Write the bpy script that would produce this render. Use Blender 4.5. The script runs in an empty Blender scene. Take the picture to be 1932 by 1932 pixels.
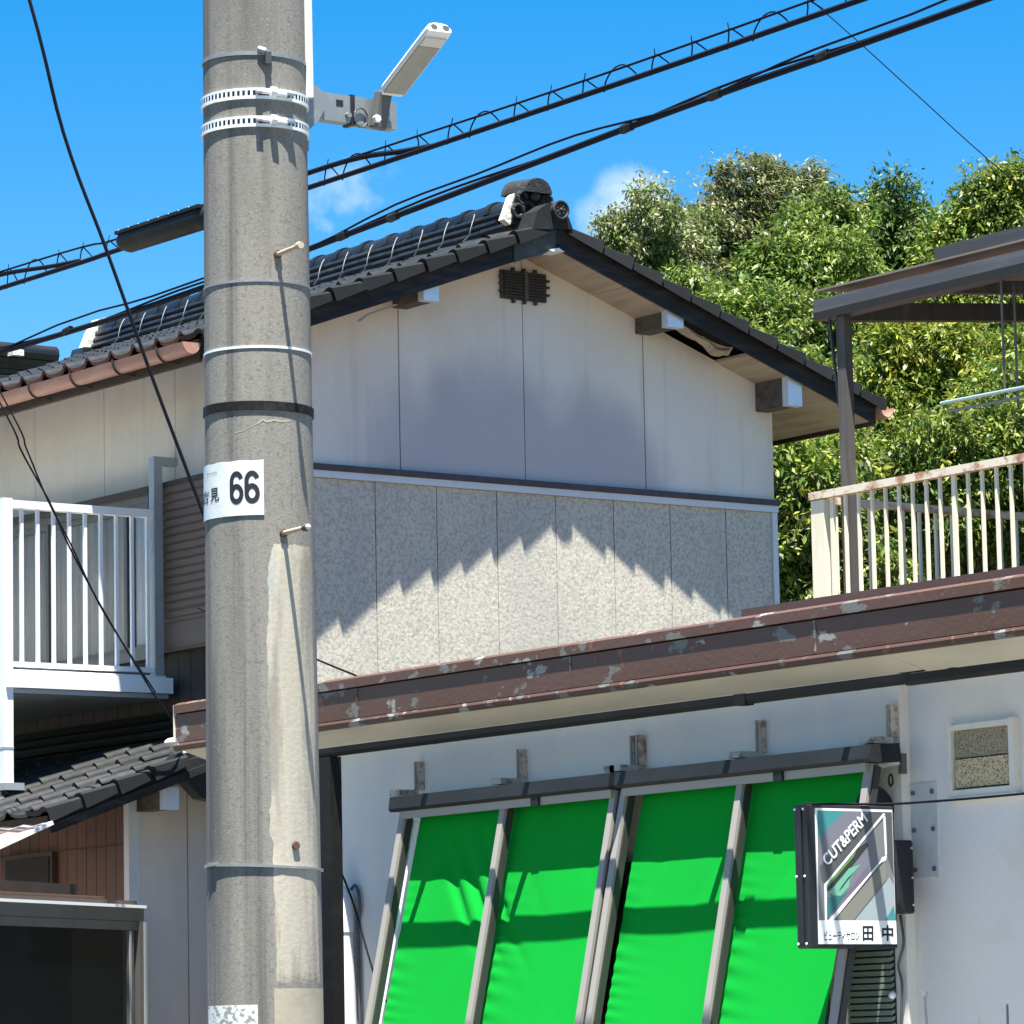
import bpy, math, random
import numpy as np
from mathutils import Vector, Matrix

random.seed(7)
rng = np.random.default_rng(7)
SC = bpy.context.scene
COL = SC.collection

# ------------------------------------------------------------------ camera, sky, sun, exposure
# World axes: X runs along the street front (towards the camera's right), Y into the block, Z up. Metres.
cam_d = bpy.data.cameras.new('camera')
cam = bpy.data.objects.new('camera', cam_d); COL.objects.link(cam); SC.camera = cam
F_R = Vector((0.58601864, 0.81006688, -0.01933423))
F_U = Vector((0.11628827, -0.06046372, 0.99137338))
F_F = Vector((-0.80190972, 0.58321162, 0.12963414))
EYE = Vector((0, 0, 1.5))
mw = Matrix((F_R, F_U, -F_F)).transposed().to_4x4(); mw.translation = EYE
cam.matrix_world = mw
cam_d.sensor_width = 36; cam_d.lens = 36 * 7970 / 1932
cam_d.clip_start = 0.2; cam_d.clip_end = 2000

SUN = Vector((0.472, -0.324, 2.06)).normalized()
world = bpy.data.worlds.new('World'); SC.world = world; world.use_nodes = True
wn = world.node_tree.nodes; wl = world.node_tree.links; wn.clear()
wo = wn.new('ShaderNodeOutputWorld'); bg = wn.new('ShaderNodeBackground')
sky = wn.new('ShaderNodeTexSky'); sky.sky_type = 'NISHITA'; sky.sun_disc = False
sky.sun_elevation = math.asin(SUN.z); sky.sun_rotation = math.atan2(SUN.x, SUN.y)
sky.altitude = 0; sky.air_density = 1.0; sky.dust_density = 0.3; sky.ozone_density = 1.5
hs = wn.new('ShaderNodeHueSaturation'); hs.inputs['Saturation'].default_value = 1.63
hs.inputs['Hue'].default_value = 0.502
wl.new(sky.outputs[0], hs.inputs['Color'])
# a few small fair-weather clouds, soft noise in direction space
tc = wn.new('ShaderNodeTexCoord')
def wmath(op, a, b=None, clamp=False):
    n = wn.new('ShaderNodeMath'); n.operation = op; n.use_clamp = clamp
    for i, v in enumerate((a, b)):
        if v is None: continue
        if isinstance(v, (int, float)): n.inputs[i].default_value = v
        else: wl.new(v, n.inputs[i])
    return n.outputs[0]
def cloud_blob(d, size):
    vm = wn.new('ShaderNodeVectorMath'); vm.operation = 'DISTANCE'
    wl.new(tc.outputs['Generated'], vm.inputs[0]); vm.inputs[1].default_value = Vector(d).normalized()
    return wmath('SUBTRACT', 1.0, wmath('DIVIDE', vm.outputs['Value'], size), True)
def view_dir(x, y):
    return (F_F + F_R * ((x - 966) / 7970) - F_U * ((y - 966) / 7970)).normalized()
nz = wn.new('ShaderNodeTexNoise'); nz.inputs['Scale'].default_value = 55; nz.inputs['Detail'].default_value = 7
nz.inputs['Roughness'].default_value = 0.55
wl.new(tc.outputs['Generated'], nz.inputs['Vector'])
blob = None
for (x, y, s, k) in ((1195, 385, 0.0125, 1.0), (1140, 415, .009, .9), (655, 385, 0.018, .55), (620, 430, .012, .5), (2300, 300, .03, .8), (-500, 500, .04, .8), (-250, 250, .02, .5)):
    b = wmath('MULTIPLY', cloud_blob(view_dir(x, y), s), k)
    blob = b if blob is None else wmath('MAXIMUM', blob, b)
cm = wmath('SUBTRACT', wmath('ADD', wmath('MULTIPLY', blob, .85), wmath('MULTIPLY', nz.outputs['Fac'], 1.5)), 1.0)
cm = wmath('MULTIPLY', wmath('MULTIPLY', cm, 1.7, True), wmath('MULTIPLY', blob, 3.0, True))
mx = wn.new('ShaderNodeMix'); mx.data_type = 'RGBA'
wl.new(cm, mx.inputs[0]); wl.new(hs.outputs[0], mx.inputs[6]); mx.inputs[7].default_value = (4.6, 5.6, 6.6, 1)
wl.new(mx.outputs[2], bg.inputs['Color']); bg.inputs['Strength'].default_value = 0.055
wl.new(bg.outputs[0], wo.inputs[0])

sd = bpy.data.lights.new('sun', 'SUN'); sd.energy = 5.0; sd.angle = math.radians(0.5); sd.color = (1.0, 0.955, 0.88)
sun = bpy.data.objects.new('sun', sd); COL.objects.link(sun)
sun.rotation_euler = SUN.to_track_quat('Z', 'Y').to_euler(); sun.location = (0, 0, 30)
vs = SC.view_settings
vs.view_transform = 'Standard'; vs.look = 'None'; vs.exposure = 1.80; vs.gamma = 1; vs.use_curve_mapping = False
SC.render.engine = 'CYCLES'
SC.cycles.max_bounces = 6; SC.cycles.transparent_max_bounces = 8

# ------------------------------------------------------------------ materials
MATS = {}
def mat(name, col, rough=0.7, metal=0.0, layers=(), bump=None, spec=0.5, rand=0.0, trans=None, rough2=None, coat=0):
    """layers: (colour, (sx,sy,sz), detail, lo, hi, amount). bump: (strength, scale)."""
    m = bpy.data.materials.new(name); m.use_nodes = True; MATS[name] = m
    n = m.node_tree.nodes; l = m.node_tree.links
    b = n['Principled BSDF']; b.inputs['Roughness'].default_value = rough; b.inputs['Metallic'].default_value = metal
    b.inputs['Specular IOR Level'].default_value = spec
    if coat: b.inputs['Coat Weight'].default_value = coat; b.inputs['Coat Roughness'].default_value = .1
    t = n.new('ShaderNodeTexCoord')
    cur = n.new('ShaderNodeRGB'); cur.outputs[0].default_value = (*col, 1); cur = cur.outputs[0]
    off = 0
    for (c, s, det, lo, hi, amt) in layers:
        off += 1
        mp = n.new('ShaderNodeMapping'); mp.inputs['Scale'].default_value = s if isinstance(s, tuple) else (s, s, s)
        mp.inputs['Location'].default_value = (off * 3.7, off * 1.3, off * 2.1)
        l.new(t.outputs['Object'], mp.inputs[0])
        nz = n.new('ShaderNodeTexNoise'); nz.inputs['Scale'].default_value = 1; nz.inputs['Detail'].default_value = det
        nz.inputs['Roughness'].default_value = .6
        l.new(mp.outputs[0], nz.inputs['Vector'])
        r = n.new('ShaderNodeMapRange'); r.inputs[1].default_value = lo; r.inputs[2].default_value = hi
        r.inputs[4].default_value = amt
        l.new(nz.outputs['Fac'], r.inputs[0])
        mxn = n.new('ShaderNodeMix'); mxn.data_type = 'RGBA'; l.new(r.outputs[0], mxn.inputs[0])
        l.new(cur, mxn.inputs[6]); mxn.inputs[7].default_value = (*c, 1); cur = mxn.outputs[2]
    if rand:
        oi = n.new('ShaderNodeObjectInfo'); r = n.new('ShaderNodeMapRange')
        r.inputs[3].default_value = 1 - rand; r.inputs[4].default_value = 1 + rand
        l.new(oi.outputs['Random'], r.inputs[0])
        mm = n.new('ShaderNodeMix'); mm.data_type = 'RGBA'; mm.blend_type = 'MULTIPLY'; mm.inputs[0].default_value = 1
        l.new(cur, mm.inputs[6]); l.new(r.outputs[0], mm.inputs[7]); cur = mm.outputs[2]
    l.new(cur, b.inputs['Base Color'])
    if rough2:
        nz = n.new('ShaderNodeTexNoise'); nz.inputs['Scale'].default_value = rough2[1]; nz.inputs['Detail'].default_value = 4
        l.new(t.outputs['Object'], nz.inputs['Vector'])
        r = n.new('ShaderNodeMapRange'); r.inputs[3].default_value = rough; r.inputs[4].default_value = rough2[0]
        l.new(nz.outputs['Fac'], r.inputs[0]); l.new(r.outputs[0], b.inputs['Roughness'])
    if bump:
        nz = n.new('ShaderNodeTexNoise'); nz.inputs['Scale'].default_value = bump[1]; nz.inputs['Detail'].default_value = 5
        l.new(t.outputs['Object'], nz.inputs['Vector'])
        bp = n.new('ShaderNodeBump'); bp.inputs['Strength'].default_value = bump[0]; bp.inputs['Distance'].default_value = .01
        l.new(nz.outputs['Fac'], bp.inputs['Height']); l.new(bp.outputs[0], b.inputs['Normal'])
    if trans:
        tr = n.new('ShaderNodeBsdfTranslucent'); mxs = n.new('ShaderNodeMixShader'); mxs.inputs[0].default_value = trans
        l.new(cur, tr.inputs[0]); l.new(b.outputs[0], mxs.inputs[1]); l.new(tr.outputs[0], mxs.inputs[2])
        l.new(mxs.outputs[0], n['Material Output'].inputs['Surface'])
    return m

mat('siding_white', (.66, .62, .56), .8, layers=[
    ((.56, .49, .39), (1.3, 1.3, .5), 4, .42, .72, .6), ((.42, .41, .44), (.9, .9, .55), 4, .45, .68, .75),
    ((.42, .41, .36), (9, 9, .7), 5, .55, .8, .45), ((.52, .52, .52), (30, 30, 30), 3, .5, .8, .5)], bump=(.06, 60))
mat('siding_mottled', (.54, .51, .42), .85, layers=[
    ((.33, .31, .26), (50, 50, 50), 3.0, .44, .62, .80), ((.34, .335, .31), (1.6, 1.6, .9), 4, .5, .75, .6),
    ((.22, .22, .21), (6, 6, .8), 4, .6, .8, .3)], bump=(.25, 40))
def gable_siding():
    m = mat('siding_gable', (.72, .675, .595), .8, layers=[
        ((.55, .47, .36), (1.5, 1.5, .7), 4, .48, .78, .55), ((.50, .49, .48), (1.0, 1.0, .45), 4, .52, .74, .6),
        ((.44, .42, .37), (11, 11, .6), 5, .56, .8, .5), ((.60, .57, .52), (40, 40, 40), 3, .5, .8, .4)], bump=(.06, 60))
    # one large rounded bluish-grey patch low on the wall, broken by noise
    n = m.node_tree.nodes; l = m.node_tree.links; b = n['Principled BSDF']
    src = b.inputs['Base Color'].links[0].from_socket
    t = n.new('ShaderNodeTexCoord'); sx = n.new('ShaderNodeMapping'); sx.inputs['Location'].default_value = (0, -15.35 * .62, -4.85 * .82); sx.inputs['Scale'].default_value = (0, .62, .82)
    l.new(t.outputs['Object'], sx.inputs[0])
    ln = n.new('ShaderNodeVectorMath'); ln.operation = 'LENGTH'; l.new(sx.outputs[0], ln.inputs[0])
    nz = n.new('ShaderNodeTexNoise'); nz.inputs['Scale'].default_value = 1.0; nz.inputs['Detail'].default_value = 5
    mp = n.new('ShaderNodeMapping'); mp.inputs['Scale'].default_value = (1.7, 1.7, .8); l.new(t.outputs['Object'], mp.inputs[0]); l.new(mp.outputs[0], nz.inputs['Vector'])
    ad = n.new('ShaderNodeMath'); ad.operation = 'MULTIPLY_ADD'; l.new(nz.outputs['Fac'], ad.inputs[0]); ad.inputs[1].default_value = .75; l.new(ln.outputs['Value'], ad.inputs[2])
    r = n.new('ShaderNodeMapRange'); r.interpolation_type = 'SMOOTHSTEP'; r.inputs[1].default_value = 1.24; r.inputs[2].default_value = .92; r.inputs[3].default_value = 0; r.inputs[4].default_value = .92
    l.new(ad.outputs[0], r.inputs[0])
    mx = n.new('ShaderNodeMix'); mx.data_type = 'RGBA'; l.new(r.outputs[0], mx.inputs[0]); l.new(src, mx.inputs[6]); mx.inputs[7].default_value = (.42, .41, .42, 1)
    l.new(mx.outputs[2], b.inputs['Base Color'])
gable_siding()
mat('belt_brown', (.060, .036, .040), .5, layers=[((.12, .09, .09), (20, 20, 20), 4, .5, .8, .6)])
mat('trim_pale', (.60, .64, .66), .5, layers=[((.40, .43, .45), (7, 7, 4), 4, .55, .8, .5)])
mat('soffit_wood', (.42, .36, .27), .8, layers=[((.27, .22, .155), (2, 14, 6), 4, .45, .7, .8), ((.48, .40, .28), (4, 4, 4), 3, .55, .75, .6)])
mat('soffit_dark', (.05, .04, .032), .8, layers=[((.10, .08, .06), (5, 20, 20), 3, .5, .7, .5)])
mat('verge_board', (.024, .024, .024), .65, spec=.15, layers=[((.055, .055, .054), (1.5, 3, 18), 5, .48, .7, .8), ((.012, .012, .013), (3, 3, 30), 4, .55, .7, .6)], bump=(.3, 50))
mat('verge_grey', (.055, .062, .060), .65, spec=.2, layers=[((.12, .13, .13), (6, 6, 6), 5, .45, .75, .7)])
mat('roof_tile', (.013, .015, .015), .26, layers=[((.035, .036, .036), (9, 9, 9), 4, .5, .8, .6)], rand=.35, rough2=(.42, 12), spec=.55)
mat('verge_tile', (.013, .014, .014), .65, layers=[((.030, .032, .032), (9, 9, 9), 4, .5, .8, .6)], rand=.3, spec=.2)
mat('mortar', (.72, .70, .62), .9, layers=[((.40, .38, .32), (10, 10, 10), 5, .5, .75, .7)], bump=(.6, 40))
mat('ornament', (.022, .023, .023), .6, spec=.3, layers=[((.07, .07, .06), (22, 22, 22), 4, .5, .75, .7)], bump=(.6, 60))
mat('gutter_copper', (.37, .185, .13), .5, layers=[((.46, .27, .20), (5, 20, 20), 4, .45, .7, .7), ((.20, .10, .08), (3, 8, 8), 4, .6, .8, .6)])
mat('gutter_iron', (.03, .024, .022), .6)
mat('purlin_wood', (.105, .088, .075), .85, layers=[((.045, .036, .030), (12, 20, 20), 5, .42, .68, .9), ((.20, .18, .16), (6, 30, 30), 4, .58, .75, .6)], bump=(.5, 40))
mat('purlin_cap', (.66, .72, .78), .35, metal=.3, layers=[((.45, .5, .56), (10, 10, 10), 3, .5, .75, .5)])
mat('vent_brown', (.045, .038, .036), .6, layers=[((.085, .075, .07), (14, 14, 14), 4, .5, .75, .7)])
mat('alu_white', (.74, .77, .77), .42, layers=[((.58, .61, .62), (5, 5, 3), 4, .52, .8, .5)])
mat('alu_grey', (.36, .39, .40), .4, metal=.35, layers=[((.22, .24, .25), (6, 6, 3), 4, .5, .8, .6)])
mat('alu_bronze', (.12, .115, .105), .42, metal=.35, layers=[((.07, .065, .06), (6, 6, 2), 4, .5, .8, .6)])
mat('shutter_brown', (.125, .088, .068), .6, layers=[((.17, .125, .10), (1.2, 4, 6), 4, .45, .75, .6)])
mat('siding_brown', (.095, .046, .030), .65, layers=[((.16, .075, .046), (2, 2, 2), 4, .45, .7, .7), ((.05, .03, .022), (1.5, 1.5, 5), 4, .55, .75, .6)])
mat('siding_darkbrown', (.040, .028, .022), .7, layers=[((.07, .05, .04), (4, 4, 1), 4, .5, .75, .6)])
mat('curtain', (.60, .60, .60), .9, layers=[((.40, .42, .46), (14, 14, .4), 3, .45, .65, .8)], trans=.2)
mat('curtain_dim', (.34, .31, .28), .9, layers=[((.19, .175, .16), (16, 16, .4), 3, .45, .65, .8)])
mat('interior_dark', (.018, .019, .021), .9)
mat('concrete_pole', (.205, .195, .167), .85, layers=[
    ((.085, .083, .074), (5.0, 5.0, .40), 5, .45, .62, .85), ((.27, .25, .20), (6.5, 6.5, .7), 4, .54, .72, .6),
    ((.10, .10, .088), (80, 80, 80), 2, .52, .70, .6), ((.40, .39, .34), (120, 120, 120), 2, .64, .74, .5),
    ((.055, .055, .054), (12, 12, .20), 4, .55, .68, .75), ((.36, .29, .20), (3, 3, .8), 4, .66, .74, .4)], bump=(.10, 160))
mat('cement_patch', (.40, .365, .285), .9, layers=[((.24, .225, .185), (13, 13, 1.1), 5, .46, .58, .9), ((.48, .44, .34), (14, 14, 2.5), 5, .52, .7, .8), ((.24, .20, .14), (26, 26, 2.4), 5, .56, .68, .8), ((.30, .36, .36), (7, 7, 1.0), 3, .60, .68, .7)], bump=(.10, 70))
mat('cement_flat', (.36, .32, .24), .9, layers=[((.28, .25, .19), (12, 12, 12), 4, .45, .7, .7)], bump=(.06, 60))
mat('galv', (.25, .27, .27), .45, metal=.4, layers=[((.36, .38, .40), (30, 30, 30), 4, .5, .75, .7)])
mat('galv_bright', (.80, .84, .85), .38, metal=.2, layers=[((.55, .58, .6), (30, 30, 30), 4, .55, .8, .5)])
mat('black_band', (.008, .008, .009), .6, spec=.2, layers=[((.04, .04, .045), (30, 30, 30), 3, .5, .75, .6)])
mat('rust', (.11, .058, .042), .85, layers=[((.09, .045, .03), (60, 60, 60), 3, .45, .65, .8)])
mat('bolt_cream', (.46, .37, .26), .7, layers=[((.30, .16, .10), (50, 50, 50), 4, .55, .75, .7)])
mat('plate_white', (.60, .64, .62), .38, layers=[((.48, .53, .52), (26, 26, 26), 4, .5, .7, .5)], bump=(.10, 30))
mat('binding_wire', (.28, .28, .26), .5, metal=.2)
mat('ink', (.010, .010, .014), .5)
mat('ink_faded', (.10, .10, .11), .6)
mat('sticker_worn', (.60, .64, .60), .7, layers=[((.25, .25, .22), (60, 60, 60), 3, .5, .56, 1)])
mat('fascia_brown', (.078, .038, .030), .55, layers=[
    ((.105, .055, .045), (1.2, 3, 3), 4, .45, .7, .7), ((.055, .032, .031), (2, 2, 18), 4, .5, .7, .6)], bump=(.15, 40))
def peel(name, lo):
    return mat(name, (.092, .047, .030), .55, layers=[
        ((.105, .055, .045), (1.2, 3, 3), 4, .45, .7, .7), ((.15, .155, .14), (5, 5, 9), 6, lo - .015, lo, .9),
        ((.27, .27, .24), (3.4, 3, 6), 7, lo, lo + .02, 1), ((.20, .085, .05), (9, 9, 3.2), 4, lo + .07, lo + .085, 1)], bump=(.2, 40))
peel('fascia_peel', .645); peel('fascia_peel_more', .585); peel('fascia_peel_strip', .60)
mat('soffit_cream', (.56, .53, .42), .75, layers=[((.45, .43, .34), (1.5, 5, 5), 4, .45, .72, .7)])
mat('trim_dark', (.010, .010, .010), .55, spec=.2, layers=[((.02, .021, .021), (2, 8, 8), 3, .5, .7, .7)])
mat('plaster', (.71, .68, .61), .85, layers=[((.55, .55, .50), (1.1, 1.1, .9), 4, .48, .75, .6), ((.52, .56, .61), (1.3, 1.3, .6), 4, .5, .75, .6), ((.56, .56, .56), (60, 60, 60), 3, .5, .8, .4)], bump=(.08, 90))
mat('plaster_r', (.68, .655, .61), .85, layers=[((.56, .49, .36), (1.6, 1.6, 2.0), 3, .52, .8, .6), ((.50, .54, .60), (1.6, 1.6, .9), 4, .5, .75, .6), ((.54, .54, .54), (60, 60, 60), 3, .5, .8, .4)], bump=(.08, 90))
mat('awning_cloth', (.003, .29, .028), .95, layers=[((.006, .23, .026), (1.8, 1.8, 1.8), 5, .42, .75, .7), ((.015, .21, .04), (22, 22, 1.0), 5, .56, .8, .35), ((.003, .275, .03), (260, 260, 260), 1, .4, .6, .5)], bump=(.10, 300), spec=.06)
mat('awning_rail', (.27, .255, .225), .5, layers=[((.29, .27, .24), (5, 5, 1.5), 4, .5, .75, .7)])
mat('awning_rail_dark', (.03, .031, .03), .5)
mat('awning_box', (.015, .017, .018), .55, spec=.25, layers=[((.03, .033, .035), (1.5, 6, 6), 4, .5, .75, .6)])
mat('bracket_iron', (.50, .45, .39), .6, layers=[((.17, .09, .055), (25, 25, 25), 5, .45, .65, .9)])
mat('sign_case', (.013, .014, .018), .4, layers=[((.03, .032, .038), (8, 8, 3), 4, .5, .75, .7)])
mat('sign_white', (.80, .84, .84), .25); mat('sign_teal', (.05, .24, .25), .25); mat('sign_lilac', (.17, .175, .21), .25)
mat('sign_slate', (.085, .09, .092), .25); mat('sign_grey', (.17, .18, .18), .25); mat('sign_dark', (.035, .04, .04), .25)
mat('sign_green', (.10, .26, .07), .25); mat('sign_mint', (.15, .40, .27), .25); mat('sign_paleblue', (.30, .36, .38), .25)
mat('sign_olive', (.20, .20, .17), .25); mat('sign_deepteal', (.03, .16, .15), .25); mat('sign_mauve', (.16, .13, .19), .25)
mat('vent_filter', (.58, .46, .27), .95, layers=[((.10, .085, .06), (130, 130, 130), 4, .48, .6, .9), ((.72, .58, .36), (60, 60, 60), 3, .55, .7, .7)], bump=(1, 60))
mat('vent_filter_dark', (.34, .29, .19), .95, layers=[((.05, .045, .035), (130, 130, 130), 4, .48, .6, .9), ((.42, .37, .25), (60, 60, 60), 3, .55, .7, .7)], bump=(1, 60))
mat('frame_white', (.66, .62, .53), .6, layers=[((.42, .40, .34), (12, 12, 12), 4, .52, .75, .7)])
mat('plate_grey', (.52, .54, .53), .6, layers=[((.42, .41, .38), (9, 9, 4), 4, .45, .7, .7)])
mat('pvc_white', (.76, .78, .78), .4)
mat('louver_green', (.20, .235, .205), .6, layers=[((.14, .16, .14), (4, 4, 4), 4, .5, .7, .6)])
mat('rail_cream', (.84, .78, .58), .55, layers=[((.62, .53, .34), (10, 10, 1.6), 4, .54, .76, .6), ((.28, .14, .07), (16, 16, 3), 5, .69, .75, .7)])
mat('rail_rust', (.74, .66, .50), .75, layers=[((.36, .165, .08), (7, 7, 9), 6, .49, .60, .9), ((.15, .06, .035), (14, 14, 14), 4, .6, .72, .8)])
mat('canopy_metal', (.048, .050, .054), .5, spec=.3, layers=[((.10, .105, .115), (1.2, 5, 22), 4, .5, .75, .7)])
mat('canopy_wood', (.070, .064, .060), .8, layers=[((.15, .13, .115), (12, 12, 2), 4, .5, .75, .8), ((.04, .034, .03), (18, 18, 2), 5, .55, .75, .8)])
mat('canopy_roof', (.20, .17, .135), .6, layers=[((.10, .09, .08), (3, 10, 3), 4, .5, .7, .6)])
mat('clothes_pole', (.40, .55, .58), .3, metal=.4)
mat('cable_black', (.006, .006, .012), .7, spec=.15)
mat('cable_steel', (.09, .10, .12), .5, metal=.4)
mat('closure_black', (.010, .011, .011), .6, spec=.25, layers=[((.045, .048, .045), (9, 9, 9), 4, .5, .75, .7)])
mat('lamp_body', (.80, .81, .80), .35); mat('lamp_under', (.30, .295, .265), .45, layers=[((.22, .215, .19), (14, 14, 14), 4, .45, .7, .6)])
mat('lamp_neck', (.10, .10, .092), .5)
mat('lamp_lens', (.55, .56, .53), .25); mat('lamp_dark', (.05, .052, .05), .5)
mat('polycarb', (.80, .62, .54), .4, trans=.55)
mat('asphalt', (.05, .05, .052), .9, layers=[((.075, .075, .075), (50, 50, 50), 3, .5, .7, .7)], bump=(.5, 90))
mat('paving', (.24, .23, .21), .9, layers=[((.18, .17, .16), (2, 2, 2), 4, .45, .7, .7)], bump=(.4, 60))
mat('ground_earth', (.14, .12, .09), .95, layers=[((.08, .10, .04), (.3, .3, .3), 5, .45, .65, .9)], bump=(.6, 8))
mat('hill_earth', (.030, .038, .018), .95, layers=[((.05, .05, .03), (.8, .8, .8), 5, .45, .65, .9)], bump=(.8, 5))
mat('bark', (.075, .062, .048), .9, layers=[((.14, .12, .10), (9, 9, 2), 5, .5, .7, .8)], bump=(.8, 30))
mat('neighbour_wall', (.42, .40, .36), .9, layers=[((.3, .29, .26), (2, 2, 1), 4, .45, .7, .6)])
mat('fascia_top', (.09, .045, .036), .5, layers=[((.16, .10, .095), (1.2, 3, 3), 4, .45, .7, .7)])

def glass(name, tint=(.02, .022, .024), refl=.12, see=.5):
    m = bpy.data.materials.new(name); m.use_nodes = True; MATS[name] = m
    n = m.node_tree.nodes; l = m.node_tree.links; n.remove(n['Principled BSDF'])
    d = n.new('ShaderNodeBsdfDiffuse'); d.inputs[0].default_value = (*tint, 1)
    t = n.new('ShaderNodeBsdfTransparent'); t.inputs[0].default_value = (.95, .97, .97, 1)
    g = n.new('ShaderNodeBsdfGlossy'); g.inputs['Roughness'].default_value = .03
    lw = n.new('ShaderNodeLayerWeight'); lw.inputs[0].default_value = refl + .1
    a = n.new('ShaderNodeMixShader'); a.inputs[0].default_value = see
    l.new(d.outputs[0], a.inputs[1]); l.new(t.outputs[0], a.inputs[2])
    b = n.new('ShaderNodeMixShader'); l.new(lw.outputs['Fresnel'], b.inputs[0])
    l.new(a.outputs[0], b.inputs[1]); l.new(g.outputs[0], b.inputs[2])
    l.new(b.outputs[0], n['Material Output'].inputs['Surface'])
glass('window_glass', (.03, .032, .034), .04, .96)
glass('dark_glass', (.012, .014, .016), .06, .75)

# perforated cream soffit: dots come from a voronoi grid
def leafmat(name):
    m = bpy.data.materials.new(name); m.use_nodes = True; MATS[name] = m
    n = m.node_tree.nodes; l = m.node_tree.links; b = n['Principled BSDF']
    at_ = n.new('ShaderNodeAttribute'); at_.attribute_name = 'tint'
    l.new(at_.outputs['Color'], b.inputs['Base Color']); b.inputs['Roughness'].default_value = .48
    b.inputs['Specular IOR Level'].default_value = .35
    tr = n.new('ShaderNodeBsdfTranslucent'); mx = n.new('ShaderNodeMixShader'); mx.inputs[0].default_value = .3
    l.new(at_.outputs['Color'], tr.inputs[0]); l.new(b.outputs[0], mx.inputs[1]); l.new(tr.outputs[0], mx.inputs[2])
    l.new(mx.outputs[0], n['Material Output'].inputs['Surface'])
leafmat('leaf')

# ------------------------------------------------------------------ builders
def link(o, parent=None):
    COL.objects.link(o)
    if parent is not None: o.parent = parent
    return o
def tag(o, label, cat=None, group=None, kind=None):
    o['label'] = label
    if cat: o['category'] = cat
    if group: o['group'] = group
    if kind: o['kind'] = kind
    return o
def thing(name, label, cat, group=None):
    o = bpy.data.objects.new(name, None); link(o); o.empty_display_size = .1
    return tag(o, label, cat, group)
class MB:
    def __init__(s): s.v = []; s.f = []
    def add(s, v, f):
        k = len(s.v); s.v += [tuple(p) for p in v]; s.f += [tuple(i + k for i in q) for q in f]; return s
    def box(s, x0, x1, y0, y1, z0, z1):
        if x0 > x1: x0, x1 = x1, x0
        if y0 > y1: y0, y1 = y1, y0
        if z0 > z1: z0, z1 = z1, z0
        return s.add([(x0,y0,z0),(x1,y0,z0),(x1,y1,z0),(x0,y1,z0),(x0,y0,z1),(x1,y0,z1),(x1,y1,z1),(x0,y1,z1)],
                     [(0,3,2,1),(4,5,6,7),(0,1,5,4),(1,2,6,5),(2,3,7,6),(3,0,4,7)])
    def prism(s, poly, a0, a1, axis='X'):
        """poly: 2D points (the other two axes in order), extruded from a0 to a1 along axis."""
        n = len(poly)
        def p(q, a):
            return {'X': (a, q[0], q[1]), 'Y': (q[0], a, q[1]), 'Z': (q[0], q[1], a)}[axis]
        v = [p(q, a0) for q in poly] + [p(q, a1) for q in poly]
        f = [tuple(range(n))[::-1], tuple(range(n, 2 * n))] + [(i, (i + 1) % n, n + (i + 1) % n, n + i) for i in range(n)]
        return s.add(v, f)
    def bar(s, a, b, w, h, up=(0, 0, 1)):
        a = Vector(a); b = Vector(b); d = (b - a).normalized(); up = Vector(up)
        r = d.cross(up).normalized(); u = r.cross(d).normalized()
        r *= w / 2; u *= h / 2
        v = [a - r - u, a + r - u, a + r + u, a - r + u, b - r - u, b + r - u, b + r + u, b - r + u]
        return s.add(v, [(0,1,2,3)[::-1],(4,5,6,7),(0,1,5,4),(1,2,6,5),(2,3,7,6),(3,0,4,7)])
    def tube(s, path, r, n=8, cap=True):
        path = [Vector(p) for p in path]; m = len(path)
        rs = r if isinstance(r, (list, tuple)) else [r] * m
        v = []; f = []; ref = Vector((0.13, 0.27, 1))
        for i, p in enumerate(path):
            d = (path[min(i + 1, m - 1)] - path[max(i - 1, 0)]).normalized()
            if abs(d.dot(ref.normalized())) > .95: ref = Vector((1, .2, .1))
            a = d.cross(ref).normalized(); b = d.cross(a).normalized()
            for k in range(n):
                t = 2 * math.pi * k / n
                v.append(p + (a * math.cos(t) + b * math.sin(t)) * rs[i])
        for i in range(m - 1):
            for k in range(n):
                f.append((i*n+k, i*n+(k+1) % n, (i+1)*n+(k+1) % n, (i+1)*n+k))
        if cap: f += [tuple(range(n))[::-1], tuple(range((m-1)*n, m*n))]
        return s.add(v, f)
    def ball(s, c, r, nu=12, nv=8, sc=(1, 1, 1)):
        c = Vector(c); v = []; f = []
        for j in range(nv + 1):
            th = math.pi * j / nv
            for i in range(nu):
                ph = 2 * math.pi * i / nu
                v.append(c + Vector((math.sin(th)*math.cos(ph)*sc[0], math.sin(th)*math.sin(ph)*sc[1], math.cos(th)*sc[2])) * r)
        for j in range(nv):
            for i in range(nu):
                f.append((j*nu+i, (j+1)*nu+i, (j+1)*nu+(i+1) % nu, j*nu+(i+1) % nu))
        return s.add(v, f)
    def mesh(s, name, m=None, smooth=False):
        me = bpy.data.meshes.new(name); me.from_pydata(s.v, [], s.f); me.validate()
        if m: me.materials.append(MATS[m])
        if smooth:
            me.polygons.foreach_set('use_smooth', [True] * len(me.polygons))
            me.set_sharp_from_angle(angle=math.radians(40))
        me.update(); return me
    def build(s, name, m, parent=None, smooth=False):
        return link(bpy.data.objects.new(name, s.mesh(name, m, smooth)), parent)
def box(name, m, parent, *d): return MB().box(*d).build(name, m, parent)
def bevelled(o, w=.004, seg=2):
    b = o.modifiers.new('bevel', 'BEVEL'); b.width = w; b.segments = seg; b.limit_method = 'ANGLE'; return o
def vp(x, y, d): return EYE + (F_F + F_R * ((x - 966) / 7970) - F_U * ((y - 966) / 7970)) * d
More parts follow.
